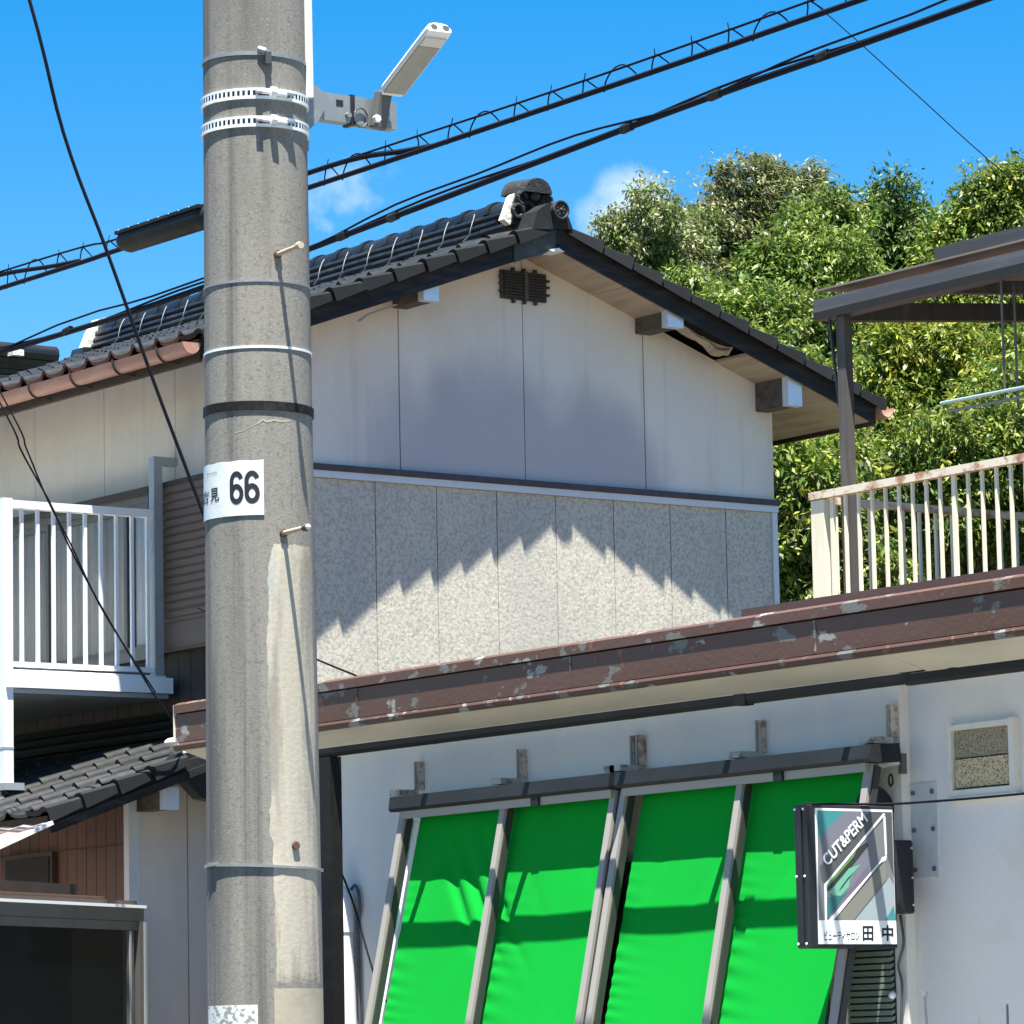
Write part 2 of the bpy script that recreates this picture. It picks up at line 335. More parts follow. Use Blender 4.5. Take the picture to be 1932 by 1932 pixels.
def catmull(pts, n=8):
    pts = [Vector(p) for p in pts]; out = []
    for i in range(len(pts) - 1):
        p0 = pts[max(i-1, 0)]; p1 = pts[i]; p2 = pts[i+1]; p3 = pts[min(i+2, len(pts)-1)]
        for k in range(n):
            t = k / n
            out.append(.5 * ((2*p1) + (p2-p0)*t + (2*p0-5*p1+4*p2-p3)*t*t + (3*p1-p0-3*p2+p3)*t**3))
    return out + [pts[-1]]
def text_mesh(body, size, bold=0.0):
    c = bpy.data.curves.new('txt', 'FONT'); c.body = body; c.size = size; c.offset = bold; c.resolution_u = 4
    o = bpy.data.objects.new('txt', c); COL.objects.link(o)
    dg = bpy.context.evaluated_depsgraph_get(); dg.update()
    me = bpy.data.meshes.new_from_object(o.evaluated_get(dg))
    v = [tuple(p.co) for p in me.vertices]; f = [tuple(p.vertices) for p in me.polygons]
    bpy.data.objects.remove(o); bpy.data.curves.remove(c); bpy.data.meshes.remove(me)
    if not v: return [], []
    a = np.array(v); lo = a.min(0); hi = a.max(0)
    a[:, :2] = (a[:, :2] - lo[:2]) / (hi[:2] - lo[:2])      # unit box
    return a, f

# ------------------------------------------------------------------ the setting: ground, road, hill
g = MB(); g.add([(-300,-300,0),(300,-300,0),(300,300,0),(-300,300,0)], [(0,1,2,3)])
o = g.build('ground', 'ground_earth'); tag(o, 'bare earth ground under the whole block', kind='structure')
g = MB(); g.add([(-120,-3,.004),(60,-3,.004),(60,8.2,.004),(-120,8.2,.004)], [(0,1,2,3)])
o = g.build('road', 'asphalt'); tag(o, 'asphalt street in front of the shop', kind='structure')
o = box('kerb', 'paving', None, -60, 40, 8.2, 8.36, 0, .13); tag(o, 'concrete kerb along the street', kind='structure')
g = MB(); g.add([(-60,8.36,.10),(40,8.36,.10),(40,13,.10),(-60,13,.10)], [(0,1,2,3)])
o = g.build('pavement', 'paving'); tag(o, 'pale concrete forecourt in front of the shop', kind='structure')
nx, ny = 40, 30; hv = []; hf = []
for j in range(ny + 1):
    for i in range(nx + 1):
        x = -90 + 110 * i / nx; y = 19.5 + 60 * j / ny
        h = max(0, (y - 19.5)) * .30 + .7 * math.sin(x * .35 + y * .2) + .5 * math.sin(x * .8 - y * .5)
        h *= min(1, (y - 19.5) / 5) * min(1, max(0, (x + 62) / 20) ); hv.append((x, y, min(h, 8.5) + .01))
for j in range(ny):
    for i in range(nx):
        k = j * (nx + 1) + i; hf.append((k, k + 1, k + nx + 2, k + nx + 1))
o = MB().add(hv, hf).build('hillside', 'hill_earth', None, True); tag(o, 'wooded hillside rising behind the houses', kind='structure')

# ------------------------------------------------------------------ the gabled house
H = thing('gabled_house', 'two-storey house with white gable wall, dark tiled roof and small balcony', 'house')
XG, YC, YL, YR = -21.0, 15.385, 13.385, 17.385
PITCH = .355; XV = -20.640; XB = -26.2; YEL, YER = YC - 2.57, YC + 2.57
def zr(y, top): return top - PITCH * abs(y - YC)
# core walls (slightly behind the cladding)
w = MB().prism([(YL + .03, 0), (YR - .03, 0), (YR - .03, zr(YR, 6.50)), (YC, 6.50), (YL + .03, zr(YL, 6.50))], XB + .45, XG - .03)
w.build('wall', 'siding_darkbrown', H)
# upper cladding panels of the gable
seams = [YL, 13.495, 14.44, 15.383, 16.33, YR]
for a, b in zip(seams[:-1], seams[1:]):
    a2, b2 = a + .004, b - .004
    top = [(b2, zr(b2, 6.525))] + ([(YC, 6.525)] if a2 < YC < b2 else []) + [(a2, zr(a2, 6.525))]
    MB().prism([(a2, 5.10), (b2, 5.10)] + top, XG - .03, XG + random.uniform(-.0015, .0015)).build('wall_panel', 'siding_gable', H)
box('wall_backing', 'trim_dark', H, XG - .035, XG - .012, YL + .01, YR - .01, 2.6, 5.9)
# belt and lower mottled boards
box('belt_course', 'belt_brown', H, XG - .01, XG + .035, YL - .01, YR + .02, 5.062, 5.098)
box('belt_trim', 'trim_pale', H, XG - .01, XG + .022, YL - .01, YR + .012, 5.018, 5.060)
bs = [YL + .03] + [13.797 + .4535 * k for k in range(8)] + [YR - .035]
for a, b in zip(bs[:-1], bs[1:]):
    MB().box(XG - .03, XG + random.uniform(-.0012, .0012), a + .0035, b - .0035, 2.6, 5.016).build('siding_board', 'siding_mottled', H)
box('corner_trim', 'trim_pale', H, XG - .03, XG + .016, YR - .034, YR + .006, 2.6, 5.016)
box('corner_trim', 'trim_pale', H, XG - .03, XG + .016, YL - .006, YL + .028, 2.6, 5.016)
# gable vent
V = box('gable_vent', 'vent_brown', H, XG, XG + .02, 15.21, 15.56, 6.235, 6.415)
for k in range(9):
    z = 6.25 + k * .0185
    MB().prism([(XG + .02, z), (XG + .040, z - .004), (XG + .040, z + .003), (XG + .02, z + .009)], 15.225, 15.545, 'Y').build('vent_slat', 'vent_brown', V)
for y in (15.30, 15.385, 15.47):
    box('vent_fixing', 'vent_brown', V, XG + .012, XG + .034, y - .009, y + .009, 6.210, 6.245)
    box('vent_fixing', 'vent_brown', V, XG + .012, XG + .034, y - .009, y + .009, 6.405, 6.435)
for z in (6.28, 6.33, 6.37):
    box('vent_fixing', 'vent_brown', V, XG + .012, XG + .034, 15.195, 15.215, z - .007, z + .007)
    box('vent_fixing', 'vent_brown', V, XG + .012, XG + .034, 15.555, 15.578, z - .007, z + .007)
box('vent_post', 'verge_grey', V, XG + .036, XG + .046, 15.375, 15.40, 6.235, 6.415)

# roof deck
deck = MB()
for s, ye in ((-1, YEL), (1, YER)):
    za, zb = 6.64, zr(ye, 6.64)
    deck.prism([(YC, za), (ye, zb), (ye, zb - .05), (YC, za - .05)], XB, XV - .03)
R = deck.build('roof', 'trim_dark', H)
# verge boards and soffit along both slopes
for s, ye in ((-1, YEL), (1, YER)):
    def pt(y, t): return (y, zr(y, t))
    MB().prism([pt(YC, 6.655), pt(ye, 6.655), pt(ye, 6.52), pt(YC, 6.52)], XV - .03, XV).build('verge_board', 'verge_board', H)
    MB().prism([pt(YC, 6.668), pt(ye, 6.668), pt(ye, 6.605), pt(YC, 6.605)], XV + .001, XV + .008).build('verge_batten', 'verge_board', H)
    MB().prism([pt(YC + s * .02, 6.54), pt(ye, 6.54), pt(ye, 6.505), pt(YC + s * .02, 6.505)], XV + .001, XV + .006).build('verge_batten', 'verge_board', H)
    # soffit boards; on the right slope one bay has fallen out and hangs down
    segs = [(0, .55), (.55, 1.02), (1.02, 1.50), (1.50, 1.98), (1.98, 2.55)] if s < 0 else [(0, .55), (.55, 1.03), (1.53, 1.86), (1.86, 2.55)]
    for a, b in segs:
        ya, yb = YC + s * (a + .003), YC + s * (b - .003)
        MB().prism([pt(ya, 6.53), pt(yb, 6.53), pt(yb, 6.515), pt(ya, 6.515)], XG - .02, XV - .032).build('soffit_board', 'soffit_wood', H)
    ya, yb = YC + s * 1.98, YC + s * 2.55
    # eave soffit running back along the side of the house
    y0 = YL if s < 0 else YR
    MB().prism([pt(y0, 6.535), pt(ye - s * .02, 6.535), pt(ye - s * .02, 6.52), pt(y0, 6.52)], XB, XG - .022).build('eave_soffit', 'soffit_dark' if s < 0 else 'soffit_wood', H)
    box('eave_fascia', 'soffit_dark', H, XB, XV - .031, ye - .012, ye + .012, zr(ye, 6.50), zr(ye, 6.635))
# torn soffit pieces in the missing bay
for (ya, yb, dz, tw) in ((16.50, 16.86, -.035, .05), (16.44, 16.72, -.015, -.02), (16.62, 16.84, -.055, .03)):
    n = 7; v = []; f = []
    for i in range(n):
        y = ya + (yb - ya) * i / (n - 1); sag = dz * math.sin(math.pi * i / (n - 1)) + random.uniform(-.006, .006)
        for k, x in enumerate((XG + .16 + tw, XV - .10)):
            v.append((x, y, zr(y, 6.52) + sag + tw * (k - .5) * math.sin(2.2 * i / n)))
    f = [(2*i, 2*i+1, 2*i+3, 2*i+2) for i in range(n - 1)]
    MB().add(v, f).build('torn_soffit', 'soffit_wood', H)
# sheet repair over the ridge end of the verge and loose flashing strips
MB().prism([(YC - .33, zr(YC - .33, 6.655)), (YC - .01, 6.655), (YC - .01, 6.50), (YC - .06, 6.485), (YC - .12, 6.45), (YC - .22, 6.425), (YC - .33, zr(YC - .33, 6.50))], XV + .010, XV + .016).build('repair_sheet', 'verge_grey', H)
MB().prism([(YC - .07, 6.488), (YC + .0, 6.505), (YC + .045, 6.484), (YC - .05, 6.478)], XV - .1, XV + .032).build('loose_flashing', 'alu_white', H)
fl = catmull([(XV - .10, 13.93, 5.948), (XV - .10, 13.96, 5.944), (XV - .10, 14.02, 5.985), (XV - .10, 14.10, 6.018), (XV - .10, 14.24, 6.070)], 6)
m_ = MB()
for a, b in zip(fl[:-1], fl[1:]): m_.add([a, b, b + Vector((.035, 0, -.012)), a + Vector((.035, 0, -.012))], [(0, 1, 2, 3)])
m_.build('loose_flashing', 'galv_bright', H)
# purlin ends with pale metal caps
for (y0, y1, z0, z1) in ((16.272, 16.392, 6.10, 6.265), (17.245, 17.352, 5.672, 5.89), (14.40, 14.505, 6.10, 6.235)):
    P_ = box('purlin', 'purlin_wood', H, XG - .02, -20.72, y0, y1, z0, z1)
    box('purlin_cap', 'purlin_cap', P_, -20.72, -20.66, y0 - .004, y1 + .004, z0 - .004, z1 + .004)

# --- roof tiles
TW, TE = .268, .236
def tile_mesh(name):
    prof = [(-.50, .014), (-.36, .002), (-.15, -.003), (.08, -.002), (.24, .006), (.34, .030), (.42, .044), (.50, .032), (.54, .010)]
    L = .275; v = []; f = []; n = len(prof)
    for (x, z) in prof: v.append((x * TW, 0, z + .030))
    for (x, z) in prof: v.append((x * TW, L, z + .004))
    for (x, z) in prof: v.append((x * TW, 0.004, z + .008))
    f = [(i, i + 1, n + i + 1, n + i) for i in range(n - 1)] + [(2*n+i, 2*n+i+1, i+1, i) for i in range(n - 1)]
    return MB().add(v, f).mesh(name, 'roof_tile', True)
TM = tile_mesh('roof_tile')
def tile_frame(org, xdir, up):
    x = Vector(xdir).normalized(); y = Vector(up).normalized(); z = x.cross(y)
    m = Matrix((x, y, z)).transposed().to_4x4(); m.translation = Vector(org); return m
up_l = Vector((0, 1, PITCH)).normalized()
tilt = .0
def lay_tiles(parent, x_from, x_to, ye, ze, nrow, up, xd, mesh=TM, name='roof_tile', keep=lambda x, y: True):
    k = 0; ncol = int(abs(x_to - x_from) / TW)
    for r in range(nrow):
        for c in range(ncol):
            x = x_from - (c + .5) * TW
            p = Vector((x, ye, ze)) + up * (r * TE)
            if not keep(p.x, p.y): continue
            q = Vector((random.uniform(-.003, .003), random.uniform(-.003, .003), random.uniform(-.002, .003)))
            o = bpy.data.objects.new(name, mesh); link(o, parent)
            o.matrix_world = tile_frame(p + q, xd, up) @ Matrix.Rotation(random.uniform(-.012, .012), 4, 'Z')
            k += 1
    return k
NT = lay_tiles(R, XV - .12, XB, YEL - .05, zr(YEL, 6.645) - .018, 11, up_l, (1, 0, 0))
# far slope: one joined part
ff = MB(); base = np.array([tuple(p.co) for p in TM.vertices]); bf = [tuple(p.vertices) for p in TM.polygons]
up_r = Vector((0, -1, PITCH)).normalized()
for r in range(11):
    for c in range(20):
        m4 = tile_frame(Vector((XV - .12 - (c + .5) * TW, YER + .05, zr(YER, 6.645) - .018)) + up_r * (r * TE), (-1, 0, 0), up_r)
        ff.add([m4 @ Vector(p) for p in base], bf)
o = ff.build('roof_tiles', 'roof_tile', R, True); o['kind'] = 'stuff'
# verge tiles: hooked over the gable edge, both slopes
def verge_mesh():
    L = .262; v = []; f = []
    prof = [(-.15, .014), (-.07, .004), (.0, .008), (.035, .022), (.070, .026), (.096, .014), (.102, -.038)]
    n = len(prof)
    for (x, z) in prof: v.append((x, 0, z + .030 if x < .09 or z > 0 else z))
    for (x, z) in prof: v.append((x - (.020 if x > .05 else 0), L, z + .006 if x < .09 or z > 0 else z + .014))
    f = [(i, i + 1, n + i + 1, n + i) for i in range(n - 1)]
    k = len(v); v += [(x, 0.002, z - .0) for (x, z) in prof]
    f += [(k + i, k + i + 1, i + 1, i) for i in range(n - 1)]
    return MB().add(v, f).mesh('verge_tile', 'verge_tile', True)
VM = verge_mesh()
mir = VM.copy(); mir.name = 'verge_tile_mirror'
for p in mir.vertices: p.co.x = -p.co.x
mir.flip_normals()
for r in range(11):
    for s, up, mesh, ye in ((-1, up_l, VM, YEL - .05), (1, up_r, mir, YER + .05)):
        p = Vector((XV - .036 + (.018 if s < 0 and r < 5 else 0), ye, zr(ye, 6.645) + (.0))) + up * (r * .2435)
        p += Vector((random.uniform(-.004, .004), 0, random.uniform(-.003, .004)))
        o = bpy.data.objects.new('verge_tile', mesh); link(o, R)
        o.matrix_world = tile_frame(p, (1, 0, 0) if s < 0 else (-1, 0, 0), up)
# ridge: stacked flat courses, round caps, binding wires
XR0, XR1 = -20.95, XB + .05
zb = 6.672
for k in range(3):
    half = .135 - k * .018
    n = 17; L = (XR0 - XR1) / n
    for i in range(n):
        x0 = XR0 - i * L - (.5 * L if k % 2 else 0); x1 = x0 - L + .006
        if x1 < XR1: x1 = XR1
        z0 = zb + k * .048 + random.uniform(-.002, .002)
        MB().prism([(YC - half, z0 + .004), (YC - half - .012, z0 + .018), (YC - half, z0 + .040), (YC + half, z0 + .040), (YC + half + .012, z0 + .018), (YC + half, z0 + .004)], x1, x0).build('ridge_course', 'roof_tile', R)
cap = MB(); n = 10; v = []; f = []
for j, (x, sc) in enumerate(((0, 1.12), (.05, 1.12), (.06, 1.0), (.30, .96))):
    for i in range(n + 1):
        t = math.pi * i / n
        v.append((-x, -math.cos(t) * .088 * sc, math.sin(t) * .080 * sc))
for j in range(3):
    for i in range(n): f.append((j*(n+1)+i, j*(n+1)+i+1, (j+1)*(n+1)+i+1, (j+1)*(n+1)+i))
f.append(tuple(range(n + 1)))
CM = cap.add(v, f).mesh('ridge_cap', 'roof_tile', True)
CM.flip_normals()
for i in range(18):
    o = bpy.data.objects.new('ridge_cap', CM); link(o, R)
    o.location = (XR0 + .02 - i * .288, YC + random.uniform(-.004, .004), zb + .142)
    if i > 0 and i < 17:
        x = XR0 + .02 - i * .288 - .12; b = random.uniform(.01, .035)
        pts = [(x - .02, YC - .10, zb + .165), (x - .01 + b, YC - .135, zb + .13), (x + b, YC - .163, zb + .07), (x + b * .5, YC - .172, zb + .015), (x - .03, YC - .18, zb - .02 + random.uniform(-.02, .01))]
        MB().tube(catmull(pts, 5), .0030, 5).build('binding_wire', 'binding_wire', R)
# ridge-end ornament and disc at the near gable
def ornament(x, s):
    YC = 15.318; o = MB()
    o.prism([(YC - .16, 6.665), (YC + .18, 6.665), (YC + .165, 6.80), (YC + .11, 6.89), (YC - .11, 6.89), (YC - .145, 6.80)], x - .13 * s, x - .02 * s)
    orn = o.build('ridge_ornament', 'ornament', R)
    hood = MB(); v = []; f = []; nu, nv = 14, 6
    for j in range(nv + 1):
        t = j / nv
        for i in range(nu + 1):
            a = math.pi * i / nu
            rr = 1 - .25 * t
            v.append((x - .17 * s + t * .22 * s, YC - math.cos(a) * .135 * rr, 6.872 + math.sin(a) * (.105 - .02 * t) + (.0 if 2 < i < nu - 2 else -.008)))
    for j in range(nv):
        for i in range(nu): f.append((j*(nu+1)+i, j*(nu+1)+i+1, (j+1)*(nu+1)+i+1, (j+1)*(nu+1)+i))
    f.append(tuple(range(nv * (nu + 1), (nv + 1) * (nu + 1)))); f.append(tuple(range(nu + 1))[::-1])
    hood.add(v, f).build('hood_tile', 'ornament', orn, True)
    c = MB()
    for (y, z, r) in ((YC - .095, 6.83, .036), (YC - .13, 6.745, .040), (YC - .05, 6.765, .040), (YC + .095, 6.83, .036), (YC + .13, 6.745, .040), (YC + .05, 6.765, .040)):
        c.tube([(x + .0 * s, y + r * math.cos(a), z + r * math.sin(a)) for a in np.linspace(0, 5.6, 12)], .015, 6)
    c.build('curl_relief', 'ornament', orn, True)
    MB().ball((x + .01 * s, YC - .005, 6.845), .036).build('boss', 'ornament', orn, True)
    mo = MB()
    mo.prism([(YC - .215, 6.69), (YC - .165, 6.66), (YC - .13, 6.78), (YC - .125, 6.862), (YC - .150, 6.845), (YC - .185, 6.76)], x - .09 * s, x - .035 * s)
    mo.build('mortar_bed', 'mortar', orn, True)
    return orn
orn = ornament(-20.76, 1)
dsc = MB()
dsc.tube([(-20.95, YC - .012, 6.735), (-20.56, YC - .012, 6.735)], .060, 22)
D_ = dsc.build('end_disc', 'ornament', R, True)
MB().prism([(YC - .21, 6.60), (YC + .10, 6.63), (YC + .07, 6.70), (YC - .03, 6.785), (YC - .09, 6.775), (YC - .17, 6.72)], -20.80, -20.590).build('saddle_tile', 'verge_tile', R)
rim = MB(); rim.tube([(-20.558, YC - .012 + .054 * math.cos(a), 6.735 + .054 * math.sin(a)) for a in np.linspace(0, 2 * math.pi, 25)], .008, 6)
for k in range(7):
    a = k * 2 * math.pi / 7
    rim.ball((-20.559, YC - .012 + .028 * math.cos(a), 6.735 + .028 * math.sin(a)), .009, 8, 5, (.5, 1, 1))
rim.ball((-20.557, YC - .012, 6.735), .014, 8, 5)
rim.build('disc_relief', 'ornament', D_, True)
# far ridge end with pale mortar
m_ = MB().prism([(YC - .20, 6.66), (YC + .16, 6.66), (YC + .12, 6.86), (YC + .02, 6.93), (YC - .08, 6.90), (YC - .14, 6.80)], XB + .02, XB + .12)
m_.build('mortar_bed', 'mortar', R)
MB().prism([(YC - .24, 6.62), (YC + .22, 6.62), (YC + .20, 6.68), (YC - .22, 6.68)], XB - .02, XB + .15).build('ridge_course', 'roof_tile', R)
# gutters
def gutter(y, z, x0, x1, sgn):
    prof = [(y + sgn * -.062 + .0, z + .055)] ; m_ = MB(); v = []; f = []; n = 9
    for x in (x0, x1):
        for rr in (.062, .054):
            for i in range(n + 1):
                a = math.pi + math.pi * i / n
                v.append((x, y + math.cos(a) * rr, z + .05 + math.sin(a) * rr * 1.15))
    N = n + 1
    for i in range(n):
        f.append((i, i + 1, 2*N+i+1, 2*N+i)); f.append((N+i, 3*N+i, 3*N+i+1, N+i+1)); f.append((i, N+i, N+i+1, i+1)); f.append((2*N+i, 2*N+i+1, 3*N+i+1, 3*N+i))
    f.append((0, N, 3*N, 2*N)); f.append((n, 2*N+n, 3*N+n, N+n))
    return m_.add(v, f).build('gutter', 'gutter_copper', H, True)
gl = gutter(YEL - .10, 5.635, XB, XV + .03, 1)
MB().prism([(YEL - .10 + .06 * math.cos(a), 5.685 + .067 * math.sin(a)) for a in np.linspace(math.pi, 2 * math.pi, 12)], XV + .03, XV + .034).build('gutter_end', 'gutter_copper', gl)
x = XV - .25
while x > XB:
    pts = [(x, YEL + .04, 5.60), (x, YEL - .05, 5.612)] + [(x, YEL - .10 - math.sin(a) * .068, 5.685 - math.cos(a) * .078) for a in np.linspace(-.5, 1.7, 9)]
    MB().tube(pts, .006, 6).build('gutter_bracket', 'gutter_iron', gl)
    x -= .505
gr = gutter(YER + .07, 5.655, XB, XV + .04, -1)

# --- side wall facing the street: white panels, window, shutter box, brown boards
sx = [-21.0 + .0, -21.02, -21.892, -22.748, -23.624, -24.5, -25.37, XB + .45]
for a, b in zip(sx[:-1], sx[1:]):
    MB().box(b + .003, a - .003, YL - .0, YL + .03, 5.02, 5.80).build('wall_panel', 'siding_white', H)
for i in range(34):                                    # ribbed brown boards of the lower storey
    x = -21.02 - i * .145
    MB().box(x - .139, x, YL + .004 , YL + .03, 2.9, 4.03).build('siding_board', 'siding_darkbrown', H)
WX0, WX1, WZ0, WZ1 = -24.7, -22.12, 4.02, 5.02
Wn = MB().box(WX0, WX1, YL - .05, YL + .02, WZ1 - .045, WZ1).box(WX0, WX1, YL - .07, YL + .02, WZ0 - .02, WZ0 + .04).box(WX1 - .045, WX1, YL - .05, YL + .02, WZ0 + .04, WZ1 - .045).box(WX0, WX0 + .045, YL - .05, YL + .02, WZ0 + .04, WZ1 - .045).build('window', 'alu_bronze', H)
box('window_backing', 'interior_dark', Wn, WX0 + .04, WX1 - .04, YL + .021, YL + .025, WZ0, WZ1)
for (a, b, yy) in ((WX1 - .05, -22.46, -.035), (-22.40, -23.45, -.012), (-23.40, WX0 + .05, -.035)):
    sash = MB().box(b, b + .035, YL + yy, YL + yy + .022, WZ0 + .04, WZ1 - .045).box(a - .035, a, YL + yy, YL + yy + .022, WZ0 + .04, WZ1 - .045)
    sash.box(b + .035, a - .035, YL + yy, YL + yy + .022, WZ0 + .04, WZ0 + .075).box(b + .035, a - .035, YL + yy, YL + yy + .022, WZ1 - .08, WZ1 - .045)
    S_ = sash.build('sash', 'alu_bronze', Wn)
    MB().add([(b + .035, YL + yy + .01, WZ0 + .075), (a - .035, YL + yy + .01, WZ0 + .075), (a - .035, YL + yy + .01, WZ1 - .08), (b + .035, YL + yy + .01, WZ1 - .08)], [(0, 1, 2, 3)]).build('pane', 'window_glass', S_)
def curtain(x0, x1, m):
    v = []; f = []; n = int(abs(x1 - x0) / .012)
    for i in range(n + 1):
        x = x0 + (x1 - x0) * i / n; d = .009 * math.sin(x * 95 + math.sin(x * 23) * 2)
        v += [(x, YL + .0135 + d * .45, WZ0 + .05), (x, YL + .0135 + d * .45, WZ1 - .05)]
    f = [(2*i, 2*i+1, 2*i+3, 2*i+2) for i in range(n)]
    MB().add(v, f).build('curtain', m, Wn, True)
curtain(WX1 - .08, -22.43, 'curtain'); curtain(-22.52, -23.42, 'curtain_dim'); curtain(-23.5, WX0 + .1, 'curtain_dim')
# head flashing over window and shutter
MB().prism([(YL, 5.085), (YL - .085, 5.06), (YL - .085, 5.02), (YL, 5.02)], -21.05, WX0 - .1).build('window_hood', 'soffit_dark', H)
SB = box('shutter_box', 'shutter_brown', H, -22.055, -21.20, YL - .075, YL, 4.02, 5.045)
for k in range(16):
    z = 4.22 + k * .051
    MB().prism([(YL - .075, z), (YL - .087, z + .008), (YL - .087, z + .040), (YL - .075, z + .046)], -22.045, -21.21).build('shutter_slat', 'shutter_brown', SB)
box('shutter_frame', 'siding_darkbrown', SB, -22.085, -22.057, YL - .085, YL, 4.0, 5.05)
MB().prism([(YL - .078, 4.03), (YL - .084, 4.04), (YL - .084, 4.19), (YL - .078, 4.20)], -22.045, -21.21).build('shutter_panel', 'shutter_brown', SB)

# --- balcony on the side wall
XE, XF, YB = -21.9, -24.6, 12.205
B = MB().box(XF, XE + .02, YB - .03, YL - .09, 3.80, 3.875).build('balcony', 'alu_white', H)
box('deck_edge', 'alu_white', B, XF, XE + .05, YB - .02, YL - .07, 3.765, 3.798)
MB().prism([(YB + .06, 3.86), (YL - .06, 3.86), (YL - .06, 3.765), (YB + .06, 3.765)], XE + .021, XE + .055).build('deck_fascia', 'alu_white', B)
box('deck_channel', 'alu_grey', B, XF, XE + .03, YB + .02, YL - .08, 3.735, 3.764)
for x in (XE, XF):
    box('post', 'alu_white', B, x - .033, x + .033, YB - .035, YB + .03, 3.20, 4.895)
    box('post_base', 'alu_grey', B, x - .06, x + .09, YB - .06, YB + .07, 3.155, 3.198)
box('post_joint', 'alu_grey', B, XE - .035, XE + .035, YB - .037, YB + .032, 3.40, 3.412)
box('top_rail', 'alu_white', B, XE - .03, XE + .03, YB + .031, 13.215, 4.838, 4.885)
box('top_rail', 'alu_white', B, XF + .035, XE - .035, YB - .03, YB + .03, 4.838, 4.885)
box('lower_rail', 'alu_white', B, XE - .018, XE + .018, YB + .031, 13.215, 3.892, 3.922)
box('lower_rail', 'alu_white', B, XF + .035, XE - .035, YB - .018, YB + .018, 3.892, 3.922)
box('wall_post', 'alu_grey', B, XE - .03, XE + .03, 13.216, 13.276, 3.876, 5.215)
MB().box(XE - .03, XE + .03, 13.277, YL, 5.165, 5.213).build('wall_bracket', 'alu_grey', B)
y = 12.312
while y < 13.19:
    box('baluster', 'alu_white', B, XE - .010, XE + .010, y - .010, y + .010, 3.923, 4.837); y += .1088
x = XE - .16
while x > XF + .05:
    box('baluster', 'alu_white', B, x - .011, x + .011, YB - .012, YB + .012, 3.923, 4.837); x -= .1088

# --- lean-to porch roof below the balcony
LP = .36; YE2 = 11.80; XV2 = -20.66
def zl(y, t): return t + LP * (y - YE2)
L = MB().prism([(YE2, 2.93), (13.36, zl(13.36, 2.93)), (13.36, zl(13.36, 2.88)), (YE2, 2.88)], -25.4, XG - .04).prism([(YE2, 2.93), (12.66, zl(12.66, 2.93)), (13.36, zl(12.66, 2.80)), (13.36, zl(12.66, 2.75)), (12.66, zl(12.66, 2.88)), (YE2, 2.88)], XG - .04, XV2 - .03).build('porch_roof', 'trim_dark', H)
up2 = Vector((0, 1, LP)).normalized()
lay_tiles(L, XV2 - .10, -25.2, YE2 - .05, 2.93 - .008, 6, up2, (1, 0, 0), name='roof_tile', keep=lambda x, y: (y < 12.62 if x > -21.1 else x > -23.6))
for r in range(4):
    p = Vector((XV2 - .04, YE2 - .05, 2.925)) + up2 * (r * .2435)
    o = bpy.data.objects.new('verge_tile', VM); link(o, L); o.matrix_world = tile_frame(p, (1, 0, 0), up2)
MB().prism([(YE2, zl(YE2, 2.94)), (12.9, zl(12.9, 2.94)), (12.9, zl(12.9, 2.83)), (YE2, zl(YE2, 2.83))], XV2 - .03, XV2).build('verge_board', 'verge_board', L)
MB().prism([(YE2 - .02, zl(YE2, 2.88)), (12.9, zl(12.9, 2.88)), (12.9, zl(12.9, 2.835)), (YE2 - .02, zl(YE2, 2.835))], XV2 + .001, XV2 + .018).build('verge_batten', 'verge_board', L)
box('eave_fascia', 'soffit_dark', L, -25.4, XV2 - .031, YE2 - .01, YE2 + .012, 2.885, 2.93)
MB().prism([(YE2 + .02, zl(YE2 + .02, 2.878)), (12.5, zl(12.5, 2.878)), (12.5, zl(12.5, 2.865)), (YE2 + .02, zl(YE2 + .02, 2.865))], -25.4, XV2 - .032).build('eave_soffit', 'soffit_dark', L)
for k in range(3):
    z = 3.50 + k * .055
    MB().prism([(13.36, z), (13.27 + .02 * k, z), (13.255 + .02 * k, z + .02), (13.27 + .02 * k, z + .045), (13.36, z + .045)], -25.3, -21.03).build('wall_course', 'roof_tile', L)
m_ = MB(); yy = 12.60; zz = 3.335
for k in range(6):
    m_.ball((XV2 - .03 - .015 * k, yy + k * .045 + random.uniform(-.01, .01), zz - k * .028 + .03), .034 + random.uniform(-.008, .008), 8, 6, (1.4, 1.1, .7))
m_.build('mortar_bed', 'mortar', L, True)
MB().prism([(12.58, 3.25), (12.70, 3.34), (13.0, 3.17), (13.0, 3.02), (12.8, 3.05)], XV2 - .12, XV2 - .02).build('hip_tile', 'roof_tile', L)
# porch end wall, corner trim, beam end
box('porch_wall', 'siding_white', H, XG - .03, XG - .002, 12.572, 12.894, 0, 3.16)
box('porch_wall', 'siding_white', H, XG - .03, XG - .002, 12.902, 13.38, 0, 3.22)
box('porch_wall_core', 'trim_dark', H, XG - .06, XG - .03, 12.53, 13.38, 0, 3.15)
box('corner_trim', 'trim_pale', H, XG - .05, XG + .006, 12.498, 12.568, 0, 3.10)
P_ = box('purlin', 'purlin_wood', H, XG, -20.73, 12.552, 12.652, 2.985, 3.085)
box('purlin_cap', 'purlin_cap', P_, -20.73, -20.695, 12.548, 12.656, 2.981, 3.11)
for i in range(34):
    x = -21.055 - i * .112
    MB().box(x - .106, x, 12.512, 12.535, 0, 3.06).build('siding_board', 'siding_brown', H)
box('porch_wall_core', 'siding_darkbrown', H, -25.3, -21.06, 12.536, 12.56, 0, 3.1)
box('board_joint', 'siding_darkbrown', H, -24.9, -21.055, 12.504, 12.512, 2.797, 2.803)
Pw = box('porch_window', 'siding_darkbrown', H, -22.42, -21.84, 12.475, 12.511, 2.44, 2.80)
box('pane', 'interior_dark', Pw, -22.39, -21.87, 12.468, 12.474, 2.47, 2.77)
